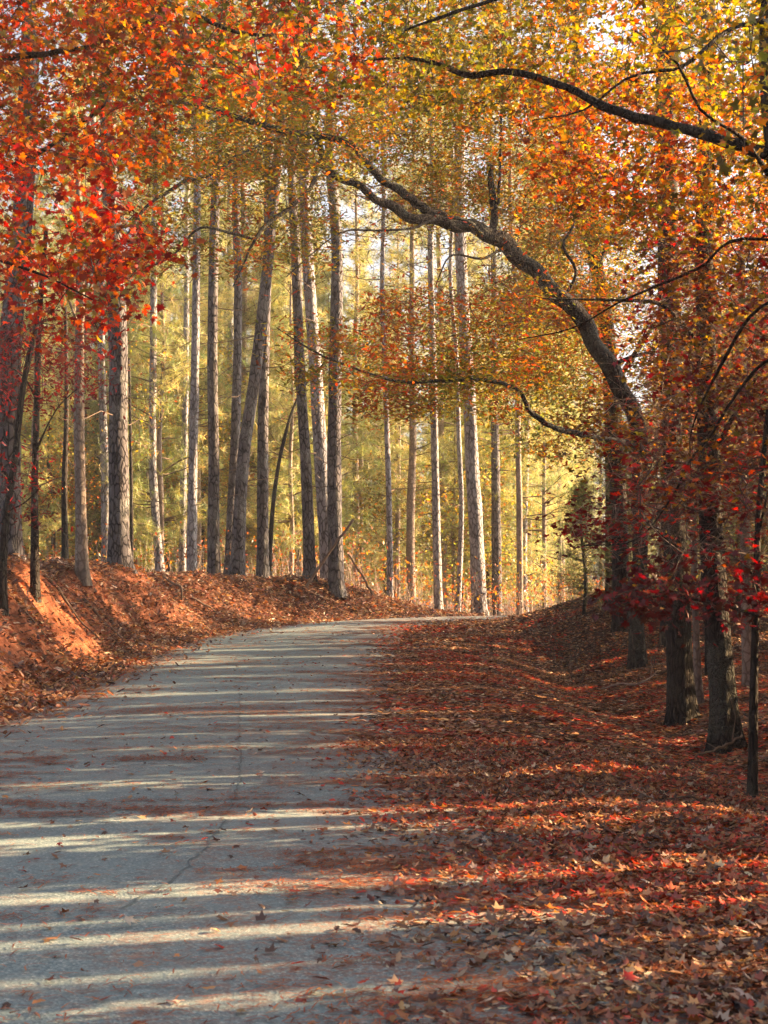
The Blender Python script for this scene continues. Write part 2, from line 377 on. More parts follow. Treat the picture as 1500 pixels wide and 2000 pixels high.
PAL = dict(
    red=[(.50, .022, .012), (.60, .06, .014), (.36, .016, .012), (.58, .13, .02), (.18, .014, .012)],
    flame=[(.58, .075, .012), (.60, .16, .018), (.50, .03, .012), (.58, .25, .025), (.24, .03, .012), (.12, .09, .02)],
    gold=[(.46, .23, .02), (.44, .15, .018), (.32, .22, .025), (.46, .10, .018), (.17, .16, .025), (.10, .08, .02)],
    olive=[(.17, .17, .025), (.25, .21, .025), (.11, .12, .02), (.36, .24, .025), (.10, .09, .02), (.30, .10, .02)],
    rust=[(.36, .10, .025), (.28, .06, .02), (.42, .20, .03), (.22, .17, .03), (.40, .05, .015), (.2, .05, .02)],
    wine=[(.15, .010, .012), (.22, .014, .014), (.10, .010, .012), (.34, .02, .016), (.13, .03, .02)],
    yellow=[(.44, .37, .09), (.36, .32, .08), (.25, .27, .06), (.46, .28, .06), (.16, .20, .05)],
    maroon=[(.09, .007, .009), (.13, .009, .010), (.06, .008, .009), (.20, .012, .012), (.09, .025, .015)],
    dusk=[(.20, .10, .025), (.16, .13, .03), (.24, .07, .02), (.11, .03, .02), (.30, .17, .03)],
    floor=[(.32, .16, .08), (.20, .085, .045), (.42, .26, .15), (.12, .05, .035), (.34, .12, .045), (.06, .03, .024), (.48, .36, .25), (.24, .06, .03), (.16, .085, .055), (.08, .04, .03), (.27, .15, .085), (.40, .20, .07)],
    floor_red=[(.46, .06, .025), (.42, .11, .04), (.26, .035, .02), (.44, .18, .07), (.12, .04, .03), (.50, .035, .018)])
def pick(pal, n, r, w=None, var=.22):
    p = np.array(PAL[pal]); c = p[r.choice(len(p), n, p=w)]
    return np.clip(c*(1+var*r.normal(size=(n, 1)))*(1+.06*r.normal(size=(n, 3))), .004, .9)

# ------------------------------------------------------------------ crown growing
def grow(nodes, att, r, droop=.12, thick=1.0, maxlen=2.5):
    """twigs from the nearest wood to every attractor, longer reaches first split by mid nodes"""
    nodes = [np.asarray(nodes)]; allp = nodes[0]
    d0 = np.array([((allp-a)**2).sum(1).min() for a in att]); order = np.argsort(d0)
    tw = []; rad = []
    cap = len(allp)+3*len(att); buf = np.zeros((cap, 3)); n = len(allp); buf[:n] = allp
    for i in order:
        a = att[i]; j = ((buf[:n]-a)**2).sum(1).argmin(); s = buf[j]; L = np.linalg.norm(a-s)
        if L < .05: continue
        tt = np.array([0, .3, .65, 1.0])[:, None]; mid = s+(a-s)*tt
        w = r.normal(size=(2, 3))*.09*L; mid[1] += w[0]; mid[2] += w[1]; mid[1, 2] += droop*L*.8; mid[2, 2] += droop*L
        b = min(.004+.0075*L, .03)*thick
        tw.append(mid); rad.append([b, b*.75, b*.5, b*.22])
        buf[n:n+3] = mid[1:]; n += 3
    return np.array(tw), np.array(rad)
def spray(tw, rad, r, per, spread=(.28, .28, .12), along=.5):
    """leaf centres round the outer part of each twig + the fine shoots that carry them"""
    n = len(tw); L = np.linalg.norm(tw[:, 3]-tw[:, 0], axis=1)
    k = per; t = 1-r.random((n, k))**1.3*along
    seg = np.clip(t, .0, .999)
    base = np.where((seg > .65)[..., None], tw[:, None, 2]+(tw[:, None, 3]-tw[:, None, 2])*((seg-.65)/.35)[..., None],
                    tw[:, None, 1]+(tw[:, None, 2]-tw[:, None, 1])*(np.clip(seg-.3, 0, 1)/.35)[..., None])
    off = r.normal(size=(n, k, 3))*np.array(spread)
    return (base+off).reshape(-1, 3)
def shoots(tw, r, m, L, thick=.0022):
    """m fine shoots off the tip of every twig"""
    n = len(tw); tip = np.repeat(tw[:, 2]+(tw[:, 3]-tw[:, 2])*r.random((n, 1)), m, 0)
    d = r.normal(size=(n*m, 3)); d[:, 2] *= .6; d /= np.linalg.norm(d, axis=1, keepdims=True); l = L*(.4+.8*r.random((n*m, 1)))
    p = np.stack([tip, tip+d*l*.5+r.normal(size=(n*m, 3))*.03, tip+d*l+r.normal(size=(n*m, 3))*.05], 1)
    return p, np.tile([thick, thick*.8, thick*.4], (n*m, 1))
def wood(name, parts, mat, parent, base, sides=4):
    V = []; Fs = []; o = 0
    for p, rr in parts:
        v, q = tubes(p, rr, sides); V.append(v); Fs.append(q+o); o += len(v)
    return mesh_obj(name, np.concatenate(V), [np.concatenate(Fs)], mat, parent, base, smooth=True)

def region(r, n, x0, x1, y0, y1, D0, D1):
    """points filling a slab of real space whose near/far faces are D0, D1 metres away"""
    D = r.uniform(D0, D1, n); x = r.uniform(x0, x1, n); y = r.uniform(y0, y1, n)
    return np.stack([(x-750)*D/F, D, EYE-(y-HZ)*D/F], 1)
def limb(L):
    """[(px, py, D, diameter in photo px)] -> points, radii"""
    p = np.array([P(a, b, D) for a, b, D, w in L]); rr = np.array([w*D/F/2 for a, b, D, w in L]); return p, rr
def crooked(p, rr, r, n, amp=.02):
    c = catmull(np.c_[p, rr], n); c[1:-1, :3] += r.normal(size=(n-2, 3))*amp*np.minimum(1, c[1:-1, 3:4]*12); c[:, 3] *= 1+.06*r.normal(size=n)
    return c

def hardwood(name, cat, label, trunkL, limbs, masses, bark, leafkind, seed, sides=20, twigmat=None, flare=.3, rough=.07, leafsize=.07, group=None, ground=True, palcol=None, snap=True):
    """trunkL and limbs in (px,py,D,diam px); masses: dicts(points, per, pal, size, tmpl, spread, flat, hang)"""
    r = np.random.default_rng(seed)
    p, rr = limb(trunkL)
    if snap: p[0, 2] = hz(p[0, 0], p[0, 1])-.12
    base = p[0]+np.array([0, 0, .1])
    t = thing(name, label, cat, base, group=group)
    V, fs, c = trunk_mesh(p, rr, sides, flare, rough, seed)
    mesh_obj('trunk', V, fs, bark, t, base, smooth=True)
    nodes = [c[::2, :3][len(c)//6:]]
    for L in limbs:
        lp, lr = limb(L); n = max(6, int(np.linalg.norm(np.diff(lp, axis=0), axis=1).sum()/.12))
        lc = crooked(lp, lr, r, n, .012); V, q = tubes(lc[None, :, :3], lc[None, :, 3], 8 if lr.max() > .03 else 6)
        mesh_obj('limb', V, [q, np.array([[(n-1)*(8 if lr.max() > .03 else 6)+i for i in range(8 if lr.max() > .03 else 6)]])], bark, t, base, smooth=True)
        nodes.append(lc[::2, :3])
    nodes = np.concatenate(nodes)
    TW = []; 
    for k, m in enumerate(masses):
        tw, rad = grow(nodes, m['points'], r, m.get('droop', .1), m.get('thick', 1))
        nodes = np.concatenate([nodes, tw[:, 2], tw[:, 3]])
        TW.append((tw, rad))
        sh = shoots(tw, r, m.get('shoots', 3), m.get('shootlen', .35)); 
        TWS = catmull_batch(sh)
        TW.append(TWS)
        lc = spray(tw, rad, r, m['per'], m.get('spread', (.25, .25, .14)), m.get('along', .5))
        s = m['size']*r.uniform(.55, 1.25, len(lc))
        cols = pick(m['pal'], len(lc), r)
        if 'pal2' in m:   # second colour in drifts through the crown
            c2 = pick(m['pal2'], len(lc), r); f = .65*vnoise(lc[:, 0]*.8+seed, lc[:, 2]*1.1+lc[:, 1]*.7, seed)+.35*r.random(len(lc)) > m.get('cut', .5)
            cols = np.where(f[:, None], c2, cols)
        cols = cols*(.62+.75*vnoise(lc[:, 0]*2.1+9, lc[:, 2]*2.3-lc[:, 1], seed+3))[:, None]
        leaves_obj('foliage', m['tmpl'], lc, s, cols, LEAF, t, base, m.get('flat', .2), m.get('hang', .3), seed+k)
    wood('twigs', [(a, b) for a, b in TW], twigmat or TWIG, t, base, 3)
    return t
def catmull_batch(sh): return sh

# ------------------------------------------------------------------ pines
def needle_clump(r, k=16, L=1.0, w=.035):
    V = []; 
    for i in range(k):
        d = r.normal(size=3); d[0] += .5; d /= np.linalg.norm(d); s = np.cross(d, r.normal(size=3)); s /= np.linalg.norm(s)
        o = -.1*np.array([1., 0, 0])*r.random(); V += [o+s*w*.5, o-s*w*.5, o+d*L*(.7+.5*r.random())+np.array([0, 0, -.08])]
    return np.array(V), [np.arange(3*k).reshape(k, 3)]
def pine_foliage(r, H, z0, reach, nb, per, lean=None):
    """branches and clump centres for a pine of height H, crown from z0 up (local, trunk on z axis)"""
    z = z0+(H-z0)*r.random(nb)**.85; fz = (z-z0)/(H-z0)
    L = reach*(1-.8*fz)*r.uniform(.45, 1.1, nb)*(.5+.5*np.minimum(1, fz*5)); az = r.uniform(0, 2*np.pi, nb); up = r.uniform(-.05, .35, nb)+.35*fz
    d = np.stack([np.cos(az), np.sin(az), up], 1)
    s = np.stack([0*z, 0*z, z], 1)
    tt = np.array([0, .35, .7, 1.0])
    bp = s[:, None]+d[:, None]*(L[:, None]*tt)[..., None]; bp[:, 1:, 2] -= (L[:, None]*np.array([.02, .03, -.04])); bp[:, 1:] += r.normal(size=(nb, 3, 3))*.05*L[:, None, None]
    br = (.008+.012*L)[:, None]*np.array([1, .7, .4, .15])
    k = per; t = .35+.7*r.random((nb, k))
    c = s[:, None]+d[:, None]*(L[:, None]*t)[..., None]+r.normal(size=(nb, k, 3))*np.array([.3, .3, .18])*(.4+.35*L[:, None, None]/2)
    return bp, br, c.reshape(-1, 3)
def pine_proto(name, cat, seed, H, rad, z0, reach, nb, per, col, csize, bark, stubs=10, bend=.3, hideonly=False):
    r = np.random.default_rng(seed); t = thing(name, '', cat, (0, 0, 0))
    zs = np.linspace(-.3, H, 7); b = np.cumsum(r.normal(size=(7, 2))*bend*.2, 0); b -= b[0]
    p = np.c_[b, zs]; rr = rad*(1-.85*(np.maximum(zs, 0)/H)**1.1)
    V, fs, c = trunk_mesh(p, rr, 9, .25, .07, seed, seg=int(H*2))
    mesh_obj('trunk', V, fs, bark, t, smooth=True)
    bp, br, cc = pine_foliage(r, H, z0, reach, nb, per)
    sh = np.stack([np.interp(cc[:, 2], zs, b[:, 0]), np.interp(cc[:, 2], zs, b[:, 1])], 1); cc[:, :2] += sh
    bs = np.stack([np.interp(bp[..., 2], zs, b[:, 0]), np.interp(bp[..., 2], zs, b[:, 1])], -1); bp[..., :2] += bs
    tms = [needle_clump(r) for _ in range(3)]
    Vs = []; Fs = []; Cs = []; o = 0
    for i, tm in enumerate(tms):
        ci = cc[i::3]; M = rotmats(len(ci), r, 0, 0); s = csize*r.uniform(.6, 1.2, len(ci))
        V, f, k = place(tm, ci, M, s); Vs.append(V); Fs.append(f[0]+o); o += len(V)
        cl = np.array(col)[r.choice(len(col), len(ci))]*(1+.2*r.normal(size=(len(ci), 1))); Cs.append(np.repeat(np.clip(cl, .01, .9), k, 0))
    mesh_obj('crown', np.concatenate(Vs), [np.concatenate(Fs)], NEEDLE, t, cols=np.concatenate(Cs))
    parts = [(bp, br)]
    if stubs:
        z = r.uniform(z0*.25, z0, stubs); az = r.uniform(0, 6.28, stubs); L = r.uniform(.3, 1.6, stubs)
        q0 = np.stack([0*z, 0*z, z], 1); q0[:, 0] += np.interp(z, zs, b[:, 0]); q0[:, 1] += np.interp(z, zs, b[:, 1])
        dd = np.stack([np.cos(az), np.sin(az), r.uniform(-.3, .3, stubs)], 1)
        sp = q0[:, None]+dd[:, None]*(L[:, None]*np.array([0, .35, .7, 1.]))[..., None]; sp[:, 1:] += r.normal(size=(stubs, 3, 3))*.05
        parts.append((sp, np.tile([.016, .012, .008, .003], (stubs, 1))))
    wood('branches', parts, DEADWOOD, t, None, 3)
    return t
G_OLIVE = [(.24, .24, .04), (.30, .28, .05), (.17, .18, .035), (.38, .32, .06)]
G_GOLD = [(.38, .37, .15), (.47, .42, .19), (.27, .31, .12), (.18, .25, .09), (.46, .35, .13)]
G_GREEN = [(.20, .24, .07), (.14, .18, .055), (.28, .29, .08), (.34, .32, .08)]
G_DARK = [(.07, .085, .025), (.10, .11, .03), (.05, .06, .02)]

# ================================================================== THE PLACE
print('terrain done')
SCATTER_DONE = True
exec_sections = []

# ---- pines seen against the glow: pixel path of each trunk, distance, width at base
def pine(label, path, w, bark, seed, D, H=24, z0=13, reach=3.0, nb=34, per=16, stubs=14, name='pine_tree', cat='pine tree', top=.45, crown=True, col=None, flare=.3, twist=0, sides=18):
    r = np.random.default_rng(seed)
    x0 = (path[0][0]-750)*D/F; y0 = D; zb = hz(x0, y0)
    wantz = EYE-(path[0][1]-HZ)*D/F
    print('pine %-28s D %.1f ground %.2f wanted %.2f -> row off %.0f px' % (label[:28], D, zb, wantz, (wantz-zb)*F/D))
    pts = [np.array([x0, y0, zb-.15])]
    for a, b in path[1:]: pts.append(P(a, b, D)+np.array([0, r.normal()*.15, 0]))
    last = pts[-1]; prev = pts[-2] if len(pts) > 2 else pts[0]
    sl = (last-prev)/max(1e-3, (last-prev)[2]); sl[1] = 0; z = last[2]
    while z < zb+H-2:
        z += 3.0; sl[0] *= .6; last = last+np.array([sl[0]*3+r.normal()*.1, r.normal()*.1, 3.0]); pts.append(last)
    pts = np.array(pts); rad0 = w*D/F/2
    rr = rad0*(1-(1-top)*np.clip((pts[:, 2]-zb)/H, 0, 1)); rr[-1] = rad0*.12
    base = np.array([x0, y0, zb]); t = thing(name, label, cat, base)
    V, fs, c = trunk_mesh(pts, rr*.93, sides, flare, .06, seed)
    mesh_obj('trunk', V, fs, bark, t, base, smooth=True)
    parts = []
    def at(z): return np.stack([np.interp(z, pts[:, 2], pts[:, 0]), np.interp(z, pts[:, 2], pts[:, 1])], -1)
    if stubs:
        z = r.uniform(zb+2.0, zb+z0, stubs); az = r.uniform(0, 6.28, stubs); L = r.uniform(.3, 2.2, stubs)
        q0 = np.c_[at(z), z]; dd = np.stack([np.cos(az), np.sin(az), r.uniform(-.25, .35, stubs)], 1)
        sp = q0[:, None]+dd[:, None]*(L[:, None]*np.array([0, .35, .7, 1.]))[..., None]; sp[:, 1:] += r.normal(size=(stubs, 3, 3))*.07
        parts.append((sp, np.tile([.018, .013, .008, .003], (stubs, 1))))
    if crown:
        bp, br, cc = pine_foliage(r, H, z0, reach, nb, per)
        bp[..., 2] += zb; cc[:, 2] += zb; bp[..., :2] += at(bp[..., 2]); cc[:, :2] += at(cc[:, 2])
        tm = needle_clump(r, 14, 1, .03); M = rotmats(len(cc), r, 0, 0); V, f, k = place(tm, cc, M, .26*r.uniform(.6, 1.2, len(cc)))
        cl = np.array(col or G_OLIVE)[r.choice(4, len(cc))]*(1+.2*r.normal(size=(len(cc), 1)))
        mesh_obj('crown', V, f, NEEDLE, t, base, cols=np.repeat(np.clip(cl, .01, .9), k, 0)); parts.append((bp, br))
    if parts: wood('branches', parts, DEADWOOD, t, base, 4)
    return t

pine('massive dark plated pine trunk at the left edge, on top of the clay bank', [(20, 1112), (20, 900), (30, 650), (38, 480)], 50, BARK_PINE, 101, 27.5, H=26)
pine('thick dark pine with a widely flared foot, on the bank left of slim grey pines', [(233, 1106), (230, 900), (226, 700), (222, 500)], 44, BARK_PINE, 102, 34.5, H=27, z0=15)
pine('slim pale grey pine trunk half hidden behind the thick flared trunk', [(207, 1112), (202, 900), (200, 690), (198, 560)], 18, BARK_PALE, 103, 47, H=22)
pine('grey pine with a bowed lower trunk, first slim trunk right of the thick flared pine', [(316, 1112), (303, 1010), (297, 900), (300, 690)], 18, BARK_PALE, 104, 46, H=21)
pine('narrow grey pine pressed close to the left of a slightly thicker grey twin', [(356, 1120), (358, 950), (361, 780), (362, 600)], 15, BARK_PALE, 105, 50, H=22)
pine('pale grey straight pine, right-hand trunk of the close grey pair on the bank', [(374, 1121), (376, 900), (381, 700), (383, 500)], 21, BARK_PALE, 106, 44, H=23)
pine('dark straight pine with bright flecked bark, alone between the grey pair and the leaning pines', [(417, 1124), (417, 900), (417, 700), (421, 380)], 25, BARK_PINE, 107, 41, H=25)
pine('dim grey pine rising behind the strongly leaning pine', [(446, 1122), (452, 950), (461, 800), (463, 560), (462, 400)], 22, BARK_PINE, 108, 44.5, H=23)
pine('strongly right-leaning reddish grey pine crossing in front of another trunk', [(462, 1124), (474, 900), (497, 730), (518, 560), (536, 390)], 28, BARK_PINE, 109, 40.5, H=24)
pine('upright grey pine on the bank just right of the strongly leaning pine', [(514, 1132), (513, 900), (516, 700), (522, 480)], 25, BARK_PINE, 110, 41.5, H=24)
pine('slender dark pine leaning left, between the upright lichen pine and the white trunk', [(606, 1142), (597, 900), (586, 720), (579, 520)], 25, BARK_PINE, 111, 41, H=24)
pine('whitish grey pine trunk leaning left behind the last dark pine of the bank', [(644, 1142), (627, 900), (617, 730), (603, 540)], 31, BARK_PALE, 112, 43.5, H=25)
pine('last thick dark pine at the right end of the bank, bare pole crossing its foot', [(657, 1144), (652, 900), (655, 700), (658, 480)], 31, BARK_PINE, 113, 41, H=25)
pine('slim grey pine standing alone right of the end of the clay bank', [(762, 1172), (760, 1000), (756, 850), (750, 680), (746, 560)], 13, BARK_PALE, 114, 46, H=21, z0=12)
pine('medium grey pine at the far end of the road, left of the thickest roadside pine', [(857, 1203), (851, 950), (846, 750), (841, 500)], 18, BARK_PALE, 115, 47, H=23)
pine('thin bluish grey pine just left of the thickest pine beyond the road crest', [(893, 1208), (901, 1000), (896, 850), (892, 700)], 12, BARK_PALE, 116, 51, H=21)
pine('thickest grey plated pine beyond the road crest, bending slightly right at its foot', [(938, 1208), (928, 1000), (921, 880), (915, 760), (906, 600)], 32, BARK_PALE, 117, 46.5, H=25)
pine('slim pine with a sunlit right side, rightmost trunk beyond the road crest', [(1015, 1207), (1014, 1000), (1012, 850), (1010, 600)], 14, BARK_SMOOTH, 118, 50, H=22)
pine('brown pine trunk in full sun, high on the right between the orange leaves', [(1385, 1250), (1392, 800), (1396, 400), (1390, 0)], 18, BARK_SMOOTH, 119, 36, H=26, z0=18)
pine('second sunlit trunk high on the right, slimmer and left of the brightest one', [(1330, 1240), (1325, 800), (1320, 250), (1318, 0)], 15, BARK_SMOOTH, 120, 40, H=25, z0=18)
pine('dark upright trunk rising behind the bend of the arching oak', [(1195, 1180), (1190, 800), (1170, 560), (1150, 340)], 26, BARK_DARK, 121, 35, H=20, z0=16)
pine('dark pine deep in the shade, behind the two thick trunks on the right', [(1300, 1280), (1296, 900), (1292, 500), (1290, 100)], 24, BARK_DARK, 122, 31, H=24, z0=15)

# ---- small hardwoods on the left bank
def att(r, *boxes): return np.concatenate([region(r, *b) for b in boxes])
r = np.random.default_rng(5)
hardwood('young_tree', 'young tree', 'pale brown smooth trunk sunlit on its right, left of the thick flared pine',
         [(160, 1118, 31, 26), (158, 1000, 31, 21), (155, 850, 31, 20), (155, 700, 31, 18), (158, 500, 31, 14), (150, 300, 31, 8)],
         [[(156, 640, 31, 6), (120, 560, 30.5, 4), (80, 520, 30, 2)], [(156, 600, 31, 6), (200, 520, 31.5, 4), (240, 470, 32, 2)]],
         [dict(points=att(r, (70, 20, 330, 150, 620, 28, 34)), per=26, pal='rust', pal2='olive', size=.085, tmpl=OAK)], BARK_SMOOTH, 'oak', 201)
hardwood('young_tree', 'young tree', 'thin dark mossy trunk on the slope of the bank, second from the left edge',
         [(68, 1147, 26, 17), (68, 950, 26, 13), (72, 800, 26, 12), (76, 640, 26, 11), (90, 450, 26, 8)],
         [[(70, 880, 26, 4), (110, 800, 25.5, 3), (150, 760, 25, 2)], [(72, 780, 26, 5), (40, 730, 25.5, 3), (-20, 700, 25, 2)]],
         [dict(points=att(r, (70, -60, 190, 640, 810, 23.5, 28)), per=30, pal='wine', size=.075, tmpl=OAK, spread=(.25, .25, .18))], BARK_OAK, 'oak', 202)
hardwood('young_tree', 'young tree', 'thin crooked dark stem at the far left edge with few red leaves',
         [(4, 1192, 23, 17), (8, 1050, 23, 14), (28, 900, 23, 13), (48, 740, 23, 11), (80, 600, 23, 8)],
         [[(14, 1000, 23, 4), (50, 980, 22.5, 3), (80, 950, 22, 2)], [(20, 940, 23, 6), (-30, 850, 22.5, 4)]],
         [dict(points=att(r, (26, -60, 110, 880, 1040, 21.5, 24), (40, -60, 120, 560, 760, 21, 25)), per=12, pal='wine', size=.075, tmpl=OAK)], BARK_DARK, 'oak', 203)
hardwood('young_tree', 'young tree', 'very thin dark stem between the mossy thin trunk and the pale sunlit trunk',
         [(128, 1112, 36, 13), (126, 950, 36, 11), (130, 800, 36, 9), (128, 600, 36, 6)], [], [dict(points=att(r, (30, 60, 210, 700, 1000, 34, 38)), per=16, pal='olive', pal2='gold', size=.06, tmpl=DIAM)], BARK_DARK, 'oak', 204)
hardwood('young_tree', 'young tree', 'pencil-thin dark stem close to the right of the thick flared pine',
         [(258, 1106, 39, 7), (256, 900, 39, 6), (252, 700, 39, 5)], [], [dict(points=att(r, (26, 230, 330, 600, 900, 37, 41)), per=14, pal='olive', pal2='rust', size=.09, tmpl=DIAM)], BARK_DARK, 'oak', 205)
hardwood('young_tree', 'young tree', 'thin dark stem leaning right from behind the upright grey pine, mid bank',
         [(524, 1130, 43, 9), (534, 980, 43, 8), (552, 870, 43, 7), (585, 770, 43, 5), (640, 700, 42.5, 3)], [], [dict(points=att(r, (20, 520, 660, 640, 860, 41, 45)), per=12, pal='rust', pal2='gold', size=.09, tmpl=DIAM)], BARK_DARK, 'oak', 206)

# ---- big maple out on the left: its boughs hang over the road from above
hardwood('maple_tree', 'maple tree', 'maple with bright red and orange leaves filling the top left corner',
         [(-760, 1080, 12.2, 90), (-740, 700, 12.2, 80), (-690, 300, 12.2, 65), (-600, -150, 12.2, 50)],
         [[(-715, 420, 12.2, 34), (-500, 330, 12.3, 26), (-250, 270, 12.5, 18), (0, 328, 12.6, 12), (105, 280, 12.7, 8), (205, 205, 12.8, 5)],
          [(-700, 350, 12.2, 40), (-400, 180, 12, 28), (-150, 120, 12, 18), (60, 108, 11.8, 12), (200, 85, 11.8, 8), (330, 20, 11.6, 5)],
          [(-640, 50, 12.2, 40), (-300, -100, 12.5, 26), (100, -60, 12.8, 16), (330, 5, 13, 11), (450, 60, 13.2, 8), (560, 70, 13.4, 4)],
          [(-500, 330, 12.3, 18), (-200, 420, 11.6, 12), (-20, 500, 11.3, 8), (90, 540, 11.2, 5), (180, 585, 11, 3)]],
         [dict(points=att(r, (330, -260, 340, -150, 340, 10.8, 16)), per=31, pal='flame', pal2='rust', size=.054, tmpl=MAPLE, spread=(.13, .15, .11), hang=.8, shoots=6, shootlen=.3, cut=.56),
          dict(points=att(r, (240, 150, 740, -150, 190, 11, 16.5)), per=27, shoots=6, pal='flame', pal2='olive', size=.056, tmpl=MAPLE5, spread=(.14, .15, .11), hang=.8, shootlen=.22, cut=.56),
          dict(points=att(r, (110, -200, 240, 300, 560, 10.2, 14), (44, 60, 340, 440, 660, 10.8, 12.6)), per=20, pal='red', pal2='rust', size=.055, tmpl=MAPLE, spread=(.12, .14, .10), hang=1.0, shootlen=.2, cut=.55)],
         BARK_DARK, 'maple', 301, group=None)

# ---- the arching oak over the road
arch = [(1246, 1322, 29, 29.6), (1243, 1200, 29, 28.8), (1250, 1080, 29, 28.0), (1247, 960, 29, 31.3), (1252, 880, 28.9, 29.6), (1236, 800, 28.8, 31.3), (1212, 762, 28.7, 30.5), (1190, 712, 28.6, 33.9), (1158, 672, 28.5, 30.5), (1146, 636, 28.4, 32.2), (1108, 590, 28.2, 30.5), (1078, 568, 28.1, 32.2), (1050, 530, 28, 29.6), (1012, 505, 27.9, 29.6), (985, 470, 27.8, 31.3), (950, 458, 27.6, 28.0), (922, 440, 27.5, 25.4), (890, 442, 27.4, 23.7), (850, 428, 27.2, 19.5), (800, 427, 27, 17.8), (768, 402, 26.9, 17.8), (735, 392, 26.7, 14.4), (700, 360, 26.6, 14.4), (664, 350, 26.5, 14.4), (640, 330, 26.4, 12.7), (618, 318, 26.3, 10.1)]
oak_limbs = [
 [(890, 437, 27.4, 20), (830, 408, 27.2, 20), (780, 370, 27, 18), (740, 345, 26.8, 17), (705, 300, 26.6, 15), (682, 279, 26.5, 14), (610, 264, 26.3, 14), (560, 258, 26, 13), (500, 240, 25.8, 12), (440, 222, 25.5, 10), (390, 205, 25.3, 8), (310, 199, 25, 6), (230, 190, 24.7, 3)],
 [(628, 325, 26.4, 15), (628, 300, 26.4, 14), (622, 268, 26.3, 12)],
 [(620, 332, 26.3, 10), (603, 372, 26.0, 9), (560, 410, 25.6, 9), (520, 440, 25.3, 8), (492, 478, 25, 6), (478, 512, 24.8, 4), (455, 560, 24.6, 2)],
 [(500, 468, 25.1, 6), (450, 455, 24.9, 6), (392, 445, 24.6, 5), (335, 500, 24.3, 4), (275, 527, 24, 3)],
 [(620, 325, 26.3, 7), (598, 318, 26.4, 6), (575, 290, 26.5, 4), (560, 270, 26.6, 3)],
 [(442, 224, 25.5, 7), (400, 245, 25.3, 7), (350, 258, 25, 6), (305, 273, 24.8, 4)],
 [(560, 262, 26, 6), (470, 300, 25.4, 6), (420, 338, 25.2, 7), (365, 352, 25, 8), (340, 368, 24.9, 8), (290, 400, 24.6, 6), (250, 455, 24.3, 5), (225, 500, 24, 3)],
 [(962, 456, 27.7, 16), (966, 420, 27.8, 14), (960, 370, 27.9, 14), (957, 322, 28, 10)],
 [(973, 400, 27.8, 6), (977, 300, 27.8, 5), (980, 180, 27.8, 4), (984, 60, 27.8, 3)],
 [(950, 470, 27.6, 8), (920, 435, 27.2, 7), (880, 425, 27, 7), (840, 432, 26.8, 6), (800, 447, 26.4, 5), (730, 450, 26, 4), (680, 450, 25.6, 4), (640, 470, 25.3, 3), (560, 540, 24.8, 2)],
 [(1238, 868, 28.8, 14), (1190, 858, 28, 12), (1127, 846, 27, 12), (1075, 832, 26.4, 11), (1035, 803, 26, 10), (1015, 765, 25.7, 8), (950, 742, 25.3, 8), (880, 743, 25, 7), (780, 745, 24.6, 6), (700, 722, 24.3, 5), (620, 690, 24, 4), (540, 640, 23.6, 2)],
 [(1100, 585, 28.2, 7), (1125, 530, 28, 6), (1100, 480, 27.8, 6), (1120, 430, 27.6, 5), (1060, 350, 27.4, 3)],
 [(985, 485, 27.8, 7), (940, 505, 27.3, 5), (880, 500, 26.8, 3), (850, 560, 26.6, 2)],
 [(1190, 715, 28.6, 9), (1260, 690, 28.2, 7), (1330, 690, 27.8, 5)],
]
hardwood('oak_tree', 'oak tree', 'oak with a mossy trunk bending left and arching high over the road', arch, oak_limbs,
         [dict(points=att(r, (330, 230, 760, 160, 340, 26, 31.5), (50, 230, 760, 180, 360, 22.5, 25), (330, 740, 1150, 180, 430, 27.5, 32), (260, 300, 1100, -60, 190, 25, 32)), per=56, pal='olive', pal2='gold', size=.075, tmpl=OAK, spread=(.26, .3, .12), flat=.5, shoots=3, cut=.5),
          dict(points=att(r, (190, 250, 640, 330, 540, 24.5, 29)), per=34, pal='olive', pal2='rust', size=.075, tmpl=OAK, spread=(.24, .3, .1), flat=.5, cut=.62),
          dict(points=att(r, (190, 730, 1060, 570, 750, 25, 29), (110, 960, 1200, 560, 780, 29, 31.5), (110, 690, 1010, 720, 820, 24, 28), (40, 540, 720, 640, 760, 22.5, 25)), per=44, pal='rust', pal2='olive', size=.078, tmpl=OAK, spread=(.24, .3, .11), flat=.5, cut=.55),
          dict(points=att(r, (200, 960, 1240, 420, 640, 29, 32.5)), per=40, pal='gold', pal2='olive', size=.075, tmpl=OAK, spread=(.25, .3, .12), flat=.4, cut=.5),
          dict(points=att(r, (90, 600, 960, 330, 470, 28, 31)), per=26, pal='olive', pal2='gold', size=.07, tmpl=OAK, spread=(.24, .28, .12), flat=.4, cut=.55),
          dict(points=att(r, (120, 560, 1130, 380, 640, 24.5, 28)), per=4, pal='rust', size=.07, tmpl=OAK, spread=(.2, .2, .1), shoots=7, shootlen=.8)],
         BARK_OAK, 'oak', 302, sides=28, flare=.3, rough=.1)

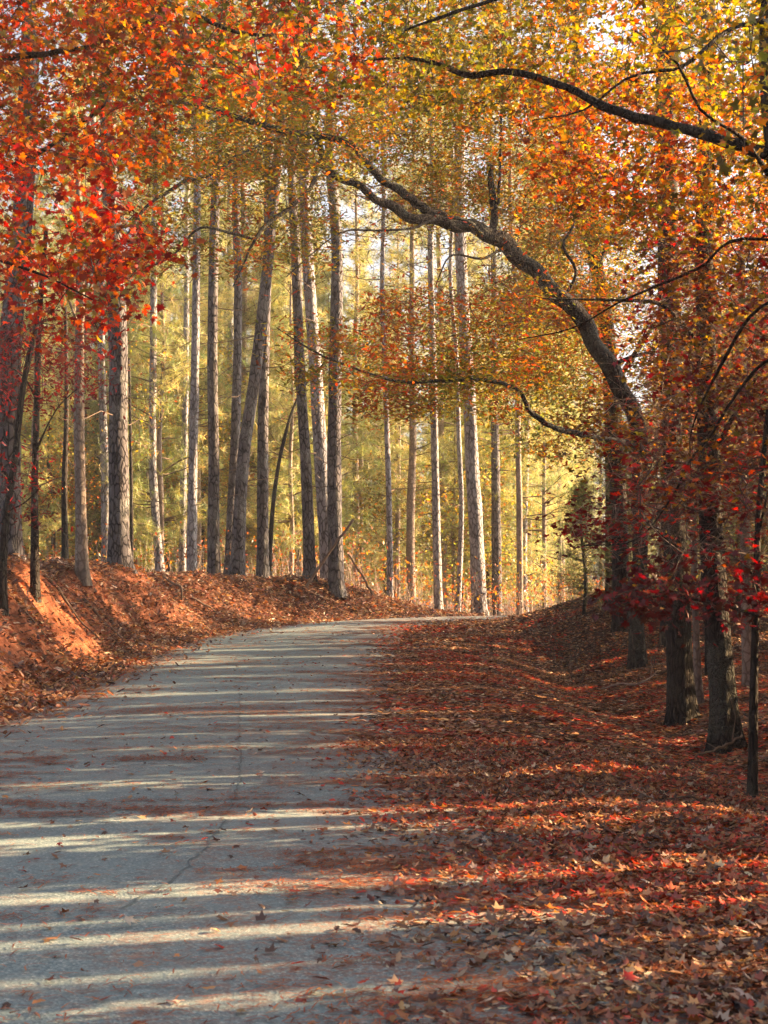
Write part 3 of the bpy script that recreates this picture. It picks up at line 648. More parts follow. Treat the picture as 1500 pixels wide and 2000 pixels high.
# ---- tree just outside the right edge whose bough crosses the top right
hardwood('maple_tree', 'maple tree', 'orange and gold maple whose long dark bough crosses the top right corner',
         [(1660, 1560, 11.5, 76), (1620, 1100, 11.5, 62), (1580, 700, 11.5, 54), (1522, 330, 11.5, 44), (1503, 100, 11.5, 38), (1512, -200, 11.5, 30)],
         [[(1500, 300, 11.5, 26), (1400, 272, 11.7, 22), (1300, 243, 12, 20), (1200, 215, 12.2, 18), (1130, 180, 12.4, 16), (1050, 150, 12.6, 13), (990, 140, 12.8, 13), (905, 146, 13, 12), (862, 125, 13.1, 9), (785, 113, 13.3, 6), (700, 120, 13.5, 3)],
          [(1485, 40, 11.5, 12), (1420, 60, 11.3, 8), (1330, 130, 11.1, 7), (1230, 150, 11, 5), (1140, 215, 11, 4), (1040, 235, 11, 2)],
          [(1500, 340, 11.5, 12), (1450, 270, 11, 7), (1370, 215, 10.8, 6), (1320, 120, 10.6, 5), (1240, 60, 10.6, 3)],
          [(1575, 700, 12.5, 10), (1500, 702, 12.6, 7), (1432, 780, 13, 5.5), (1388, 850, 13.5, 5.5), (1345, 905, 14, 5), (1310, 975, 14.2, 4), (1240, 1055, 14.6, 3), (1140, 1066, 15, 2)],
          [(1578, 560, 12.5, 9), (1500, 592, 12.8, 6), (1460, 625, 13, 7), (1405, 720, 13.5, 6), (1365, 800, 14, 4), (1348, 860, 14.4, 3), (1350, 930, 14.6, 2)],
          [(1570, 480, 12.5, 8), (1500, 468, 12.8, 6), (1425, 472, 13, 5.5), (1370, 520, 13.4, 5.5), (1265, 566, 14, 5), (1210, 590, 14.3, 4), (1120, 640, 14.6, 3), (1010, 664, 15, 2)],
          [(1490, -60, 11.5, 22), (1300, -80, 11.8, 15), (1100, -40, 12, 10), (900, 20, 12.4, 7), (790, 60, 12.6, 4)]],
         [dict(points=att(r, (400, 720, 1560, -150, 210, 12.6, 17.5)), per=36, shoots=6, pal='olive', pal2='gold', size=.052, tmpl=MAPLE5, spread=(.16, .18, .13), hang=.5, shootlen=.25, cut=.6),
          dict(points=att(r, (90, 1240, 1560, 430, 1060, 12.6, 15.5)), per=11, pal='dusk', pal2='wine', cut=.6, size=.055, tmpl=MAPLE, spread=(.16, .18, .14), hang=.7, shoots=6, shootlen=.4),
          dict(points=att(r, (26, 1250, 1600, -100, 330, 9.6, 11.2)), per=24, pal='gold', pal2='olive', size=.06, tmpl=MAPLE5, spread=(.13, .15, .12), hang=.6, shootlen=.22),
          dict(points=att(r, (220, 1000, 1560, 180, 430, 12.6, 17.5)), per=34, shoots=6, pal='gold', pal2='rust', size=.053, tmpl=MAPLE5, spread=(.16, .18, .13), hang=.5, shootlen=.25, cut=.5)],
         BARK_DARK, 'maple', 303)

# ---- hickory, golden, behind the arch on the right
hardwood('hickory_tree', 'hickory tree', 'golden yellow tree behind the arching oak, its dark trunk leaning left above',
         [(1215, 1190, 33, 34), (1205, 900, 33, 30), (1185, 640, 33, 28), (1160, 500, 33, 26), (1130, 420, 33, 22), (1105, 355, 33, 18), (1080, 300, 33, 12)],
         [[(1190, 700, 33, 10), (1120, 640, 32.5, 8), (1050, 610, 32, 5)], [(1195, 760, 33, 10), (1260, 660, 33, 8), (1330, 560, 33, 5)], [(1165, 520, 33, 12), (1230, 400, 33.5, 9), (1300, 250, 34, 6)]],
         [dict(points=att(r, (380, 1000, 1420, 450, 900, 31, 37)), per=56, pal='yellow', pal2='gold', size=.095, tmpl=OAK, spread=(.32, .35, .18), cut=.55, flat=.3),
          dict(points=att(r, (300, 1050, 1520, 120, 480, 31, 37)), per=50, pal='gold', pal2='rust', size=.095, tmpl=OAK, spread=(.32, .35, .18), cut=.5)],
         BARK_DARK, 'hickory', 304)

# ---- right-hand woods: dark near trunks, burgundy understorey
hardwood('pine_tree', 'pine tree', 'thick dark trunk with cracked plated bark, between the arching oak and mossy leaning trunk', 
         [(1333, 1382, 21.5, 50), (1325, 1250, 21.5, 46), (1316, 1000, 21.5, 42), (1308, 700, 21.5, 38), (1304, 300, 21.5, 34), (1300, -300, 21.5, 28)], [], 
         [dict(points=att(r, (20, 1250, 1400, -350, -150, 20, 23)), per=30, pal='olive', size=.1, tmpl=DIAM)], BARK_DARK, 'pine', 305, sides=26, flare=.35, rough=.09)
hardwood('maple_tree', 'maple tree', 'thick dark mossy trunk with a broad foot, nearest of the big right trunks',
         [(1422, 1428, 18.6, 56), (1408, 1300, 18.6, 48), (1392, 1100, 18.6, 44), (1382, 800, 18.6, 40), (1375, 500, 18.6, 34), (1380, 100, 18.6, 26)],
         [[(1385, 900, 18.6, 12), (1440, 800, 18, 8), (1500, 700, 17.5, 6)], [(1390, 1010, 18.6, 9), (1310, 985, 18, 7), (1240, 1040, 17.6, 5), (1140, 1066, 17.2, 3)],
          [(1380, 700, 18.6, 12), (1300, 600, 18.2, 8), (1220, 587, 17.8, 6), (1060, 583, 17.4, 3)]],
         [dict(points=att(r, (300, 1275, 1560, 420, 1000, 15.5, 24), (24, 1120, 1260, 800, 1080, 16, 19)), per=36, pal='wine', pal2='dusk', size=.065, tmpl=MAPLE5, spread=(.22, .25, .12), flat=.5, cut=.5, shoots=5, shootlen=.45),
          dict(points=att(r, (200, 1240, 1540, 540, 1130, 15.5, 22)), per=5, pal='dusk', pal2='wine', size=.06, tmpl=MAPLE5, spread=(.2, .2, .15), shoots=9, shootlen=.8, thick=1.1)],
         BARK_OAK, 'maple', 306, sides=26, flare=.42, rough=.1, twigmat=TWIG_PALE)
hardwood('sapling', 'sapling', 'straight thin grey sapling at the right edge with wine red leaves above',
         [(1469, 1502, 13.1, 20), (1472, 1350, 13.1, 16), (1476, 1200, 13.1, 14), (1482, 1000, 13.1, 12), (1500, 800, 13.1, 9)],
         [[(1476, 1200, 13.1, 7), (1400, 1180, 12.4, 5), (1300, 1165, 11.8, 4), (1210, 1175, 11.4, 2)], [(1478, 1130, 13.1, 6), (1420, 1080, 12.5, 4), (1330, 1070, 12, 3), (1250, 1010, 11.6, 2)],
          [(1480, 1050, 13.1, 6), (1500, 960, 12.6, 4)]],
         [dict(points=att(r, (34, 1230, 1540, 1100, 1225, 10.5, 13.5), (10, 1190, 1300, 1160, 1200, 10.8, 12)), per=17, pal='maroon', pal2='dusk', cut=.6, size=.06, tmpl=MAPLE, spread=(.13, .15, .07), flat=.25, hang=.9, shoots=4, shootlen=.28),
          dict(points=att(r, (40, 1180, 1540, 880, 1110, 10.5, 13.5)), per=6, pal='wine', pal2='red', size=.055, tmpl=MAPLE, spread=(.14, .15, .07), flat=.5, shoots=5, shootlen=.35)],
         BARK_DARK, 'maple', 307, flare=.08)
hardwood('young_tree', 'young tree', 'dusky leaved young tree filling the shade between mound and thick trunks',
         [(1385, 1290, 27, 14), (1380, 1100, 27, 11), (1370, 900, 27, 9), (1360, 700, 27, 6)], [[(1378, 1050, 27, 6), (1300, 980, 26.6, 4), (1220, 960, 26, 2)], [(1375, 1000, 27, 6), (1450, 900, 26.6, 4)]],
         [dict(points=att(r, (240, 1275, 1540, 640, 1160, 24.5, 28)), per=26, pal='dusk', pal2='wine', size=.085, tmpl=OAK, spread=(.28, .3, .18), cut=.6)], BARK_DARK, 'oak', 311)
hardwood('sapling', 'sapling', 'thin pale sunlit trunk squeezed between the two thick dark trunks on the right',
         [(1366, 1378, 22.5, 16), (1360, 1250, 22.5, 13), (1355, 1050, 22.5, 12), (1345, 700, 22.5, 9)], [], [dict(points=att(r, (40, 1250, 1450, 620, 900, 20, 25)), per=14, pal='wine', pal2='gold', size=.07, tmpl=MAPLE5)], BARK_SMOOTH, 'maple', 308)
hardwood('pine_tree', 'pine tree', 'reddish brown trunk catching orange sun, behind the gap right of the nearest big trunk',
         [(1462, 1340, 24.5, 22), (1458, 1200, 24.5, 20), (1452, 900, 24.5, 18), (1448, 500, 24.5, 15)], [], [dict(points=att(r, (40, 1400, 1560, 350, 700, 22, 27)), per=16, pal='rust', size=.075, tmpl=MAPLE5)], BARK_SMOOTH, 'pine', 309)

# cedar-like dark shrubs on the mound
ced = pine_proto('cedar_tree', 'cedar tree', 41, 4.2, .06, .3, 1.5, 90, 16, G_DARK, .16, BARK_DARK, stubs=0)
ced.location = (6.3, 36.3, hz(6.3, 36.3)-.1); ced['label'] = 'dark green bushy cedar growing on the mound left of the shaded trunks'
for (x, y, s, lab) in [(8.2, 33.0, 1.25, 'tallest dark cedar, in deep shade behind the thick trunks on the right'), (9.9, 30.0, 1.1, 'dark cedar at the right edge behind the nearest big trunk'), (4.9, 35.2, .80, 'low dark evergreen spreading over the road side of the mound'), (5.9, 34.4, 1.05, 'dark evergreen left of the arching oak foot, above the ditch'), (7.4, 32.3, 1.5, 'evergreen just right of the arching oak foot'), (11.6, 41, 2.3, 'largest dark cedar, rising behind the leafy mound near the right edge'), (9.6, 38.5, 1.9, 'broad cedar behind the top of the leafy mound'), (12.6, 36, 2.2, 'dark cedar right of the mound among shaded trunks'), (11.2, 45.5, 2.4, 'far dark cedar past the bend of the road'), (8.4, 43.4, 1.6, 'cedar beyond the mound at the edge of the golden glow'), (5.6, 39.6, .8, 'small cedar at the left foot of the leafy mound')]:
    dup(ced, (x, y, hz(x, y)-.1), x, s, lab, 'cedars in the shade', 'cedar tree')

# ------------------------------------------------------------------ background wood, individuals
bg = []
yp = [pine_proto('pine_tree', 'pine tree', 50+i, 11+i*2, .08+.01*i, .8, 2.4, 130, 15, [G_GREEN, G_GREEN+G_GOLD, G_GOLD][i], .30, BARK_SMOOTH, stubs=4) for i in range(3)]
tp = [pine_proto('pine_tree', 'pine tree', 60+i, 21+i*2, .17+.02*i, 7.5-1.5*i, 3.2, 125, 18, (G_OLIVE+G_GOLD), .34, [BARK_PALE, BARK_SMOOTH, BARK_PINE][i], stubs=22) for i in range(3)]
def hw_proto(seed, H, pal, pal2):
    r = np.random.default_rng(seed); t = thing('oak_tree', '', 'oak tree')
    p = np.array([[0, 0, -.3], [.1, 0, H*.3], [-.1, .1, H*.6], [0, 0, H*.9]]); V, fs, c = trunk_mesh(p, np.array([.12, .09, .06, .015]), 8, .2, .06, seed, seg=20)
    mesh_obj('trunk', V, fs, BARK_DARK, t, smooth=True)
    n = 190; u = r.normal(size=(n, 3)); u /= np.linalg.norm(u, axis=1, keepdims=True); a = u*(r.random((n, 1))**.45)*np.array([2.6, 2.6, H*.44])+np.array([0, 0, H*.55])
    tw, rad = grow(c[4::2, :3], a, r, .1, 1.2); wood('twigs', [(tw, rad)], TWIG, t, None, 3)
    lc = spray(tw, rad, r, 34, (.34, .34, .2), .6); cols = pick(pal, len(lc), r); c2 = pick(pal2, len(lc), r)
    f = vnoise(lc[:, 0], lc[:, 2], seed) > .55; cols = np.where(f[:, None], c2, cols)
    leaves_obj('crown', DIAM, lc, .15*r.uniform(.6, 1.2, len(lc)), cols, LEAF, t, None, .2, .2, seed); return t
hp = [hw_proto(71, 9, 'yellow', 'gold'), hw_proto(72, 12, 'yellow', 'olive'), hw_proto(73, 7, 'olive', 'yellow')]
protos = {'young': yp, 'tall': tp, 'oak': hp}
LB = {'young': 'young golden pine, feathery to the ground, in the hazy sunlit wood beyond the road',
      'tall': 'distant tall slim pine in the hazy wood beyond the road crest',
      'oak': 'small golden leaved tree in the sunlit wood behind the pines'}
GR = {'young': 'young golden pines in the sunlit wood', 'tall': 'tall slim pines of the far wood', 'oak': 'golden hardwoods in the far wood'}
used = set()
def put(kind, i, x, y, s, rot, lab=None, grp=None):
    z = hz(x, y)-.1; pr = protos[kind][i]
    if (kind, i) in used: o = dup(pr, (x, y, z), rot, s, lab or LB[kind], grp or GR[kind])
    else:
        used.add((kind, i)); o = pr; o.location = (x, y, z); o.rotation_euler = (0, 0, rot); o.scale = (s, s, s); o['label'] = lab or LB[kind]; o['group'] = grp or GR[kind]
    if not lab: PLACED.append((o, kind, 750+x*F/y, y, s))
    return o
PLACED = []
r = np.random.default_rng(900)
def scatter(kind, n, D0, D1, pad=120, mind=2.0, x0=None, x1=None):
    pts = []; tries = 0
    while len(pts) < n and tries < 5000:
        tries += 1; D = math.sqrt(r.uniform(D0**2, D1**2)); px = r.uniform((x0 if x0 is not None else -pad), (x1 if x1 is not None else (1500+pad if D > 78 else 1130))); x = (px-750)*D/F
        if all((x-a)**2+(D-b)**2 > mind**2 for a, b in pts):
            if -poly_dist(np.array([x]), np.array([D]), RE)[0] < 0 and poly_dist(np.array([x]), np.array([D]), LE)[0] < 1.5: continue
            pts.append((x, D))
    for x, y in pts: put(kind, int(r.choice(3, p=[.4, .35, .25] if x/y*F < -50 else [.2, .35, .45])), x, y, r.uniform(.8, 1.2), r.uniform(0, 6.28))
scatter('young', 54, 54, 90, mind=2.3)
scatter('young', 34, 90, 125, mind=3.5)
scatter('tall', 46, 52, 100, mind=2.5)
scatter('tall', 26, 100, 140, mind=3)
scatter('oak', 10, 50, 80, mind=3)
scatter('oak', 16, 80, 120, mind=4)
scatter('young', 10, 46, 56, x0=-150, x1=640, mind=2.5)
scatter('oak', 7, 48, 62, x0=-100, x1=450, mind=2.5)

ANCH = [(22, 'the massive left edge pine'), (90, 'the thin mossy trunk'), (157, 'the pale sunlit young trunk'), (230, 'the thick flared pine'), (303, 'the bowed grey pine'), (370, 'the close grey pair'),
        (417, 'the flecked dark pine'), (480, 'the strongly leaning pine'), (515, 'the lichen grey pine'), (592, 'the slender dark pine'), (620, 'the whitish trunk'), (655, 'the last bank pine'), (757, 'the lone slim pine'),
        (849, 'the medium roadside pine'), (898, 'the thin bluish pine'), (924, 'the thickest roadside pine'), (1013, 'the bright sided pine'), (1110, 'the leafy mound'), (1246, 'the arching oak foot'), (1333, 'the plated dark trunk'), (1415, 'the mossy leaning trunk')]
KW = {'young': 'feathery golden pine', 'tall': 'tall slim pine', 'oak': 'small golden leaved tree'}
cell = {}
for o, kind, px, D, s in PLACED:
    a = min(ANCH, key=lambda q: abs(q[0]-px)); side = 'left of' if px < a[0] else 'right of'
    if px < 0 or px > 1500: a = (0, 'the left edge' if px < 0 else 'the right edge'); side = 'just outside'
    cell.setdefault((kind, side, a[1]), []).append((D, o))
RK = ['nearest the road there', 'second in depth there', 'third in depth there']
for (kind, side, a), L in cell.items():
    L.sort(key=lambda q: q[0])
    for i, (D, o) in enumerate(L):
        tail = RK[i] if i < 3 else 'deep in the haze'
        if len(L) == 1: tail = 'among the far trees'
        o['label'] = '%s %s %s, %s' % (KW[kind], side, a, tail)

# trees beyond the right edge that shade the road (their shadows lie across it)
r = np.random.default_rng(77)
SH = 'pines standing out of view on the right, casting the long shadows'
for k in range(9):
    D = r.uniform(-2, 40); x = r.uniform(max(11, D*.27+3.0), 34)
    put('tall', int(r.integers(3)), x, D, r.uniform(.85, 1.15), r.uniform(0, 6.28), 'tall pine outside the right edge of the photo, casting a long shadow over the road', SH)
for k in range(2):
    D = r.uniform(-2, 30); x = r.uniform(max(10, D*.27+4.0), 30)
    put('oak', int(r.integers(3)), x, D, r.uniform(.7, 1.1), r.uniform(0, 6.28), 'small leafy tree outside the right edge of the photo, shading the road', 'leafy trees out of view on the right')

def shade_hedge_proto(seed):  # unseen hedge tree, added to shade the road and shape its sun stripes
    r = np.random.default_rng(seed); t = thing('young_tree', '', 'young tree'); H = 7.0
    V, fs, c = trunk_mesh(np.array([[0, 0, -.3], [.05, 0, 2.5], [0, .05, 4.5], [0, 0, 6.6]]), np.array([.07, .055, .04, .012]), 7, .2, .06, seed, seg=20)
    mesh_obj('trunk', V, fs, BARK_DARK, t, smooth=True)
    n = 260; a = np.c_[r.uniform(-1, 1, n), r.uniform(-1, 1, n), r.uniform(.25, H, n)]; k = 1.0-.25*(a[:, 2]/H)**3; a[:, 0] *= k; a[:, 1] *= k
    tw, rad = grow(c[2::2, :3], a, r, .1, 1.0); wood('twigs', [(tw, rad)], TWIG, t, None, 3)
    lc = spray(tw, rad, r, 60, (.16, .16, .2), .7); lc[:, :2] = np.clip(lc[:, :2], -1.15, 1.15)
    leaves_obj('crown', DIAM, lc, .16*r.uniform(.6, 1.2, len(lc)), pick('dusk', len(lc), r), LEAF, t, None, .0, .4, seed); return t
r = np.random.default_rng(78); th = [shade_hedge_proto(91), shade_hedge_proto(92)]; nth = 0
ca, sa = math.cos(R(SUN_AZ)), math.sin(R(SUN_AZ))
SL = [3.9, 5.3, 5.75, 6.4, 6.75, 7.3, 9.2, 9.75, 11.9, 14.3, 15.6, 16.9, 17.6, 18.1, 21.2, 23.4, 24.3, 26.4, 28.6, 30.4, 31.8]    # sun slits along the road, left as gaps in the added hedge
GW = [.03, .02, .035, .04, .02, .02, .03, .04, .02, .05, .04, .05, .10, .07, .14, .10, .26, .24, .16, .3, .3]
lo = 1.0
for g, w in zip(SL, GW):
    q1 = g*ca+.29-w; W_ = q1-lo
    if W_ > .12:
        k = max(1, int(math.ceil(W_/2.3)))
        for j in range(k):
            qc = lo+W_*(j+.5)/k; x = 6.0
            for _ in range(20): D = (qc+x*sa)/ca; x = max(5.5, D*.27+2.4+1.2)
            if j % 2: x += 1.2; D = (qc+x*sa)/ca
            la = 'unseen dense young tree added outside the right edge to keep the road in shade'; rt = R(SUN_AZ)
            if nth < 2: o = th[nth]
            else: o = dup(th[nth % 2], (0, 0, 0), 0, 1, la, '')
            nth += 1; o.location = (x, D, hz(x, D)-.15); o.rotation_euler = (0, 0, rt+(math.pi if j % 2 else 0)); o['label'] = la; o['group'] = 'dense young trees added out of view on the right for shade'
            f = W_/k/2/1.08; o.scale = (1.0, f, r.uniform(.9, 1.1)*(.8 if D < 8 else .8 if D > 21 else 1.06 if D > 10 else 1))
    lo = g*ca+.29+w

# ------------------------------------------------------------------ leaf litter (stuff)
def frustum_ok(x, y, pad=.12): return np.abs(x) < y*(750/F)*(1+pad)+.4
def litter(name, n, ylo, yhi, xlo, xhi, dens, tmpl, size, pal, seed, lab, cat, flat=1.6, lift=.035, red=None):
    r = np.random.default_rng(seed); m = n*4
    y = r.uniform(ylo, yhi, m); x = r.uniform(xlo, xhi, m)
    k = frustum_ok(x, y) & (r.random(m) < dens(x, y)); x = x[k][:n]; y = y[k][:n]
    print(name, len(x))
    inside = (poly_dist(x, y, LE) < 0) & (poly_dist(x, y, RE) > 0)
    z = np.where(inside, np.maximum(road_z(x, y)+.004, 0), height(x, y))+lift*r.random(len(x))*np.where(inside, .45, 1)+.004
    s = size*r.uniform(.45, 1.2, len(x))
    M = rotmats(len(x), r, flat, 0)
    cols = pick(pal, len(x), r, var=.3)
    if red:
        c2 = pick(red, len(x), r, var=.25); f = fbm(x*.8, y*.8, seed) > .52; f &= r.random(len(x)) < .58; cols = np.where(f[:, None], c2, cols)
    V, fs, kk = place(tmpl, np.c_[x, y, z], M, s)
    o = mesh_obj(name, V, fs, LITTER, cols=np.repeat(cols, kk, 0), kind='stuff'); o['label'] = lab; o['category'] = cat; return o
def edge_dens(x, y):
    inner = -poly_dist(x, y, RE); u = np.where(y < 33, x+.12-.10*sstep(14, 5, y), inner+.35)+.55*(fbm(x*1.1, y*.7, 61)-.5)+.25*(fbm(x*5, y*4, 62)-.5)
    ramp_ = sstep(-.55, 1.25+.5*sstep(16, 5, y), u)**1.25
    return np.clip(ramp_*(.45+.75*fbm(x*2.2, y*2.0, 63))*1.25+.004, 0, 1)
litter('leaf_litter', 24000, 4.4, 15, -3, 4.6, edge_dens, OAK, .05, 'floor', 11, 'crumpled narrow brown leaves mixed into the near litter right of the road', 'leaf litter', flat=1.1, red='floor_red')
litter('leaf_litter', 24000, 4.4, 15, -3, 4.6, edge_dens, CURL5, .044, 'floor', 1, 'carpet of fallen brown and red maple leaves on the right side of the road, near', 'leaf litter', red='floor_red')
litter('leaf_litter', 75000, 15, 30, -1, 9, edge_dens, OAK, .085, 'floor', 2, 'carpet of fallen leaves in the ditch and under the trees on the right, farther off', 'leaf litter', red='floor_red')
litter('leaf_litter', 42000, 30, 48, -1, 14, edge_dens, DIAM, .105, 'floor', 3, 'brown fallen leaves covering the mound on the right by the road crest', 'leaf litter', flat=1.0, red='floor_red')
def bank_dens(x, y):
    d = poly_dist(x, y, LE); c = clay_mask(x, y)
    return np.clip(np.where(d > -.1, .95*(1-.62*c), .30*np.exp((d+.1)/.3)), 0, 1)
litter('leaf_litter', 85000, 15, 47, -12, 3, bank_dens, OAK, .10, 'floor', 4, 'dry brown leaves lying over the red clay bank on the left', 'leaf litter', flat=.5, lift=.09)
litter('leaf_litter', 30000, 44, 75, -22, 22, lambda x, y: np.clip(np.where(-poly_dist(x, y, RE) > 0, 1, 0)+np.where(poly_dist(x, y, LE) > 0, 1, 0), 0, 1), DIAM, .16, 'floor', 6, 'far leaf covered floor of the sunlit wood', 'leaf litter', flat=.8)
# loose leaves over the asphalt
litter('scattered_leaves', 900, 4.6, 38, -5, .3, lambda x, y: np.where((poly_dist(x, y, LE) < 0) & (poly_dist(x, y, RE) > 0), .25+.75*sstep(.6, .0, np.minimum(-poly_dist(x, y, LE), poly_dist(x, y, RE))), 0), MAPLE5, .045, 'floor', 7, 'loose fallen leaves scattered over the grey asphalt', 'fallen leaves', flat=1.2, lift=.03, red='floor_red')

def ground_twigs(n, seed):
    r = np.random.default_rng(seed); y = 4.6+40*r.random(n)**1.2; x = r.uniform(-11, 11, n); k = frustum_ok(x, y) & ((poly_dist(x, y, RE) < -.4) | (poly_dist(x, y, LE) > .2)); x = x[k]; y = y[k]; n = len(x)
    a = r.uniform(0, 6.28, n); L = r.uniform(.12, .55, n); t = np.array([-.5, -.1, .2, .5])
    p = np.stack([x[:, None]+np.cos(a)[:, None]*L[:, None]*t, y[:, None]+np.sin(a)[:, None]*L[:, None]*t, np.zeros((n, 4))], -1); p[:, :, :2] += r.normal(size=(n, 4, 2))*.02
    p[..., 2] = height(p[..., 0], p[..., 1])+.03+.05*r.random((n, 4)); V, q = tubes(p, np.tile([.006, .005, .004, .002], (n, 1))*r.uniform(.5, 1.6, (n, 1)), 4)
    o = mesh_obj('fallen_twigs', V, [q], DEADWOOD, smooth=True, kind='stuff'); o['label'] = 'small fallen twigs caught in the leaf litter'; o['category'] = 'twigs'
ground_twigs(2200, 21)
# pine straw: thin rusty needles in drifts on the asphalt
def straw(n, seed):
    r = np.random.default_rng(seed); m = n*6
    y = 4.6+34*r.random(m)**1.7; x = r.uniform(-4.8, 3.0, m)
    rt = poly_dist(x, y, RE); g = fbm(x*.5, y*1.3, 81)*.45+fbm(x*2.2, y*7, 82)*.55
    de = np.clip(sstep(.50, .66, g)*.6*sstep(5, 9, y)+.02+sstep(2.0, .3, rt)*.9*sstep(.44, .6, g)+sstep(.9, .1, -poly_dist(x, y, LE))*.4, 0, 1)
    k = frustum_ok(x, y) & (r.random(m) < de); x = x[k][:n]; y = y[k][:n]; n = len(x)
    a = r.normal(0, .9, n); L = r.uniform(.05, .11, n); z = np.where(rt[k][:n] > 0, road_z(x, y), height(x, y))+.005+.006*r.random(n)
    d = np.c_[np.cos(a), np.sin(a), 0*a]; s = np.c_[-np.sin(a), np.cos(a), 0*a]*(.0022+.00016*y)[:, None]
    c = np.c_[x, y, z]; b = c+d*L[:, None]*.5+s*r.normal(size=(n, 1))*3
    V = np.stack([c-s, b-s, c+d*L[:, None], b+s, c+s], 1).reshape(-1, 3)
    V[:, 2] += np.tile([0, .004, .0, .004, 0], n)
    i = np.arange(n)[:, None]*5+np.arange(5)[None]
    cols = np.array([(.34, .09, .035), (.26, .06, .025), (.42, .15, .06), (.16, .045, .022)])[r.choice(4, n)]
    o = mesh_obj('pine_straw', V, [i], LITTER, cols=np.repeat(cols, 5, 0), kind='stuff'); o['label'] = 'rusty fallen pine needles lying in drifts on the asphalt'; o['category'] = 'pine needles'
straw(110000, 15)

# undergrowth in the clearing: thin stems and dead grass (stuff)
def brush(n, seed):
    r = np.random.default_rng(seed); D = r.uniform(44, 66, n); px = r.uniform(-100, 1450, n); x = (px-750)*D/F
    ok = (poly_dist(x, D, LE) > .8) | (-poly_dist(x, D, RE) > .8); x = x[ok]; D = D[ok]; n = len(x)
    z = height(x, D); H = r.uniform(.3, 1.7, n); w = r.normal(size=(n, 2))*.16*H[:, None]
    p = np.stack([np.c_[x, D, z-.05], np.c_[x+w[:, 0]*.3, D+w[:, 1]*.3, z+H*.4], np.c_[x+w[:, 0], D+w[:, 1], z+H]], 1)
    p2 = p.copy(); e = r.normal(size=(n, 3))*.25*H[:, None]; p2[:, 0] = p[:, 1]; p2[:, 1] = p[:, 1]+e*.5; p2[:, 2] = p[:, 1]+e+[0, 0, .2]
    rr = np.tile([.010, .007, .003], (n, 1)); V, q = tubes(np.concatenate([p, p2]), np.concatenate([rr, rr*.6]), 3)
    o = mesh_obj('undergrowth', V, [q], TWIG_PALE, kind='stuff'); o['label'] = 'tangle of thin bare stems under the far pines'; o['category'] = 'undergrowth'
    lc = np.repeat(p[:, 2], 9, 0)+r.normal(size=(n*9, 3))*np.array([.25, .25, .3]); k = r.random(len(lc)) < .75; lc = lc[k]
    o = leaves_obj('undergrowth', DIAM, lc, .12*r.uniform(.5, 1.2, len(lc)), pick('rust', len(lc), r)*.9+.1*pick('yellow', len(lc), r), LEAF, kind='stuff', seed=seed)
    o['label'] = 'low rusty and yellow leaves of the undergrowth beyond the road'; o['category'] = 'undergrowth'
brush(1500, 19)
def tangle(n, seed):
    r = np.random.default_rng(seed); x = r.uniform(3.6, 12, n); y = r.uniform(27, 40, n); k = (-poly_dist(x, y, RE) > 2.4) & (x/y > .105); x = x[k]; y = y[k]; n = len(x); z = height(x, y); L = r.uniform(.4, 2.2, n)
    d = r.normal(size=(n, 3)); d[:, 2] = np.abs(d[:, 2])+.5; d /= np.linalg.norm(d, axis=1, keepdims=True)
    t = np.array([0, .35, .7, 1.]); p = np.stack([x, y, z-.03], 1)[:, None]+d[:, None]*(L[:, None]*t)[..., None]; p[:, 2:] += r.normal(size=(n, 2, 3))*.12*L[:, None, None]; p[:, 3, 2] -= .15*L
    V, q = tubes(p, np.tile([.006, .005, .003, .002], (n, 1)), 3); o = mesh_obj('undergrowth', V, [q], TWIG, kind='stuff'); o['label'] = 'thin bare stems tangled over the leafy mound'; o['category'] = 'undergrowth'
tangle(600, 33)

# ------------------------------------------------------------------ single things
def stick(name, label, cat, L, seed, mat=DEADWOOD, subs=3, amp=.03):
    r = np.random.default_rng(seed); p, rr = limb(L); base = p[0]; n = 14
    c = crooked(p, rr, r, n, amp); c[:, :3] += r.normal(size=(n, 3))*amp*.3
    t = thing(name, label, cat, base); V, q = tubes(c[None, :, :3], c[None, :, 3], 7)
    mesh_obj('stem', V, [q, np.array([[(n-1)*7+i for i in range(7)]])], mat, t, base, smooth=True)
    if subs:
        k = r.integers(3, n-2, subs); s = c[k, :3]; d = r.normal(size=(subs, 3)); d[:, 2] = np.abs(d[:, 2]); d /= np.linalg.norm(d, axis=1, keepdims=True); ll = r.uniform(.15, .6, (subs, 1))
        pp = np.stack([s, s+d*ll*.5+r.normal(size=(subs, 3))*.03, s+d*ll], 1); wood('twig', [(pp, np.tile([rr.max()*.4, rr.max()*.3, .003], (subs, 1)))], mat, t, base, 4)
    return t
stick('dead_branch', 'long bare pole leaning across the foot of the last dark pine on the bank', 'dead branch', [(598, 1146, 40, 6), (640, 1085, 40, 5.5), (690, 1014, 40, 5)], 1, subs=2)
stick('dead_branch', 'dark fallen branch slanting down to the right at the end of the bank', 'dead branch', [(680, 1082, 42, 4), (705, 1120, 42, 4.5), (730, 1165, 42, 5)], 2, subs=2)
stick('dead_branch', 'crooked dead root hanging over the edge of the clay bank', 'dead root', [(318, 1126, 35, 4), (340, 1140, 34.5, 5), (354, 1150, 34, 5), (356, 1172, 34, 3)], 3, subs=2)

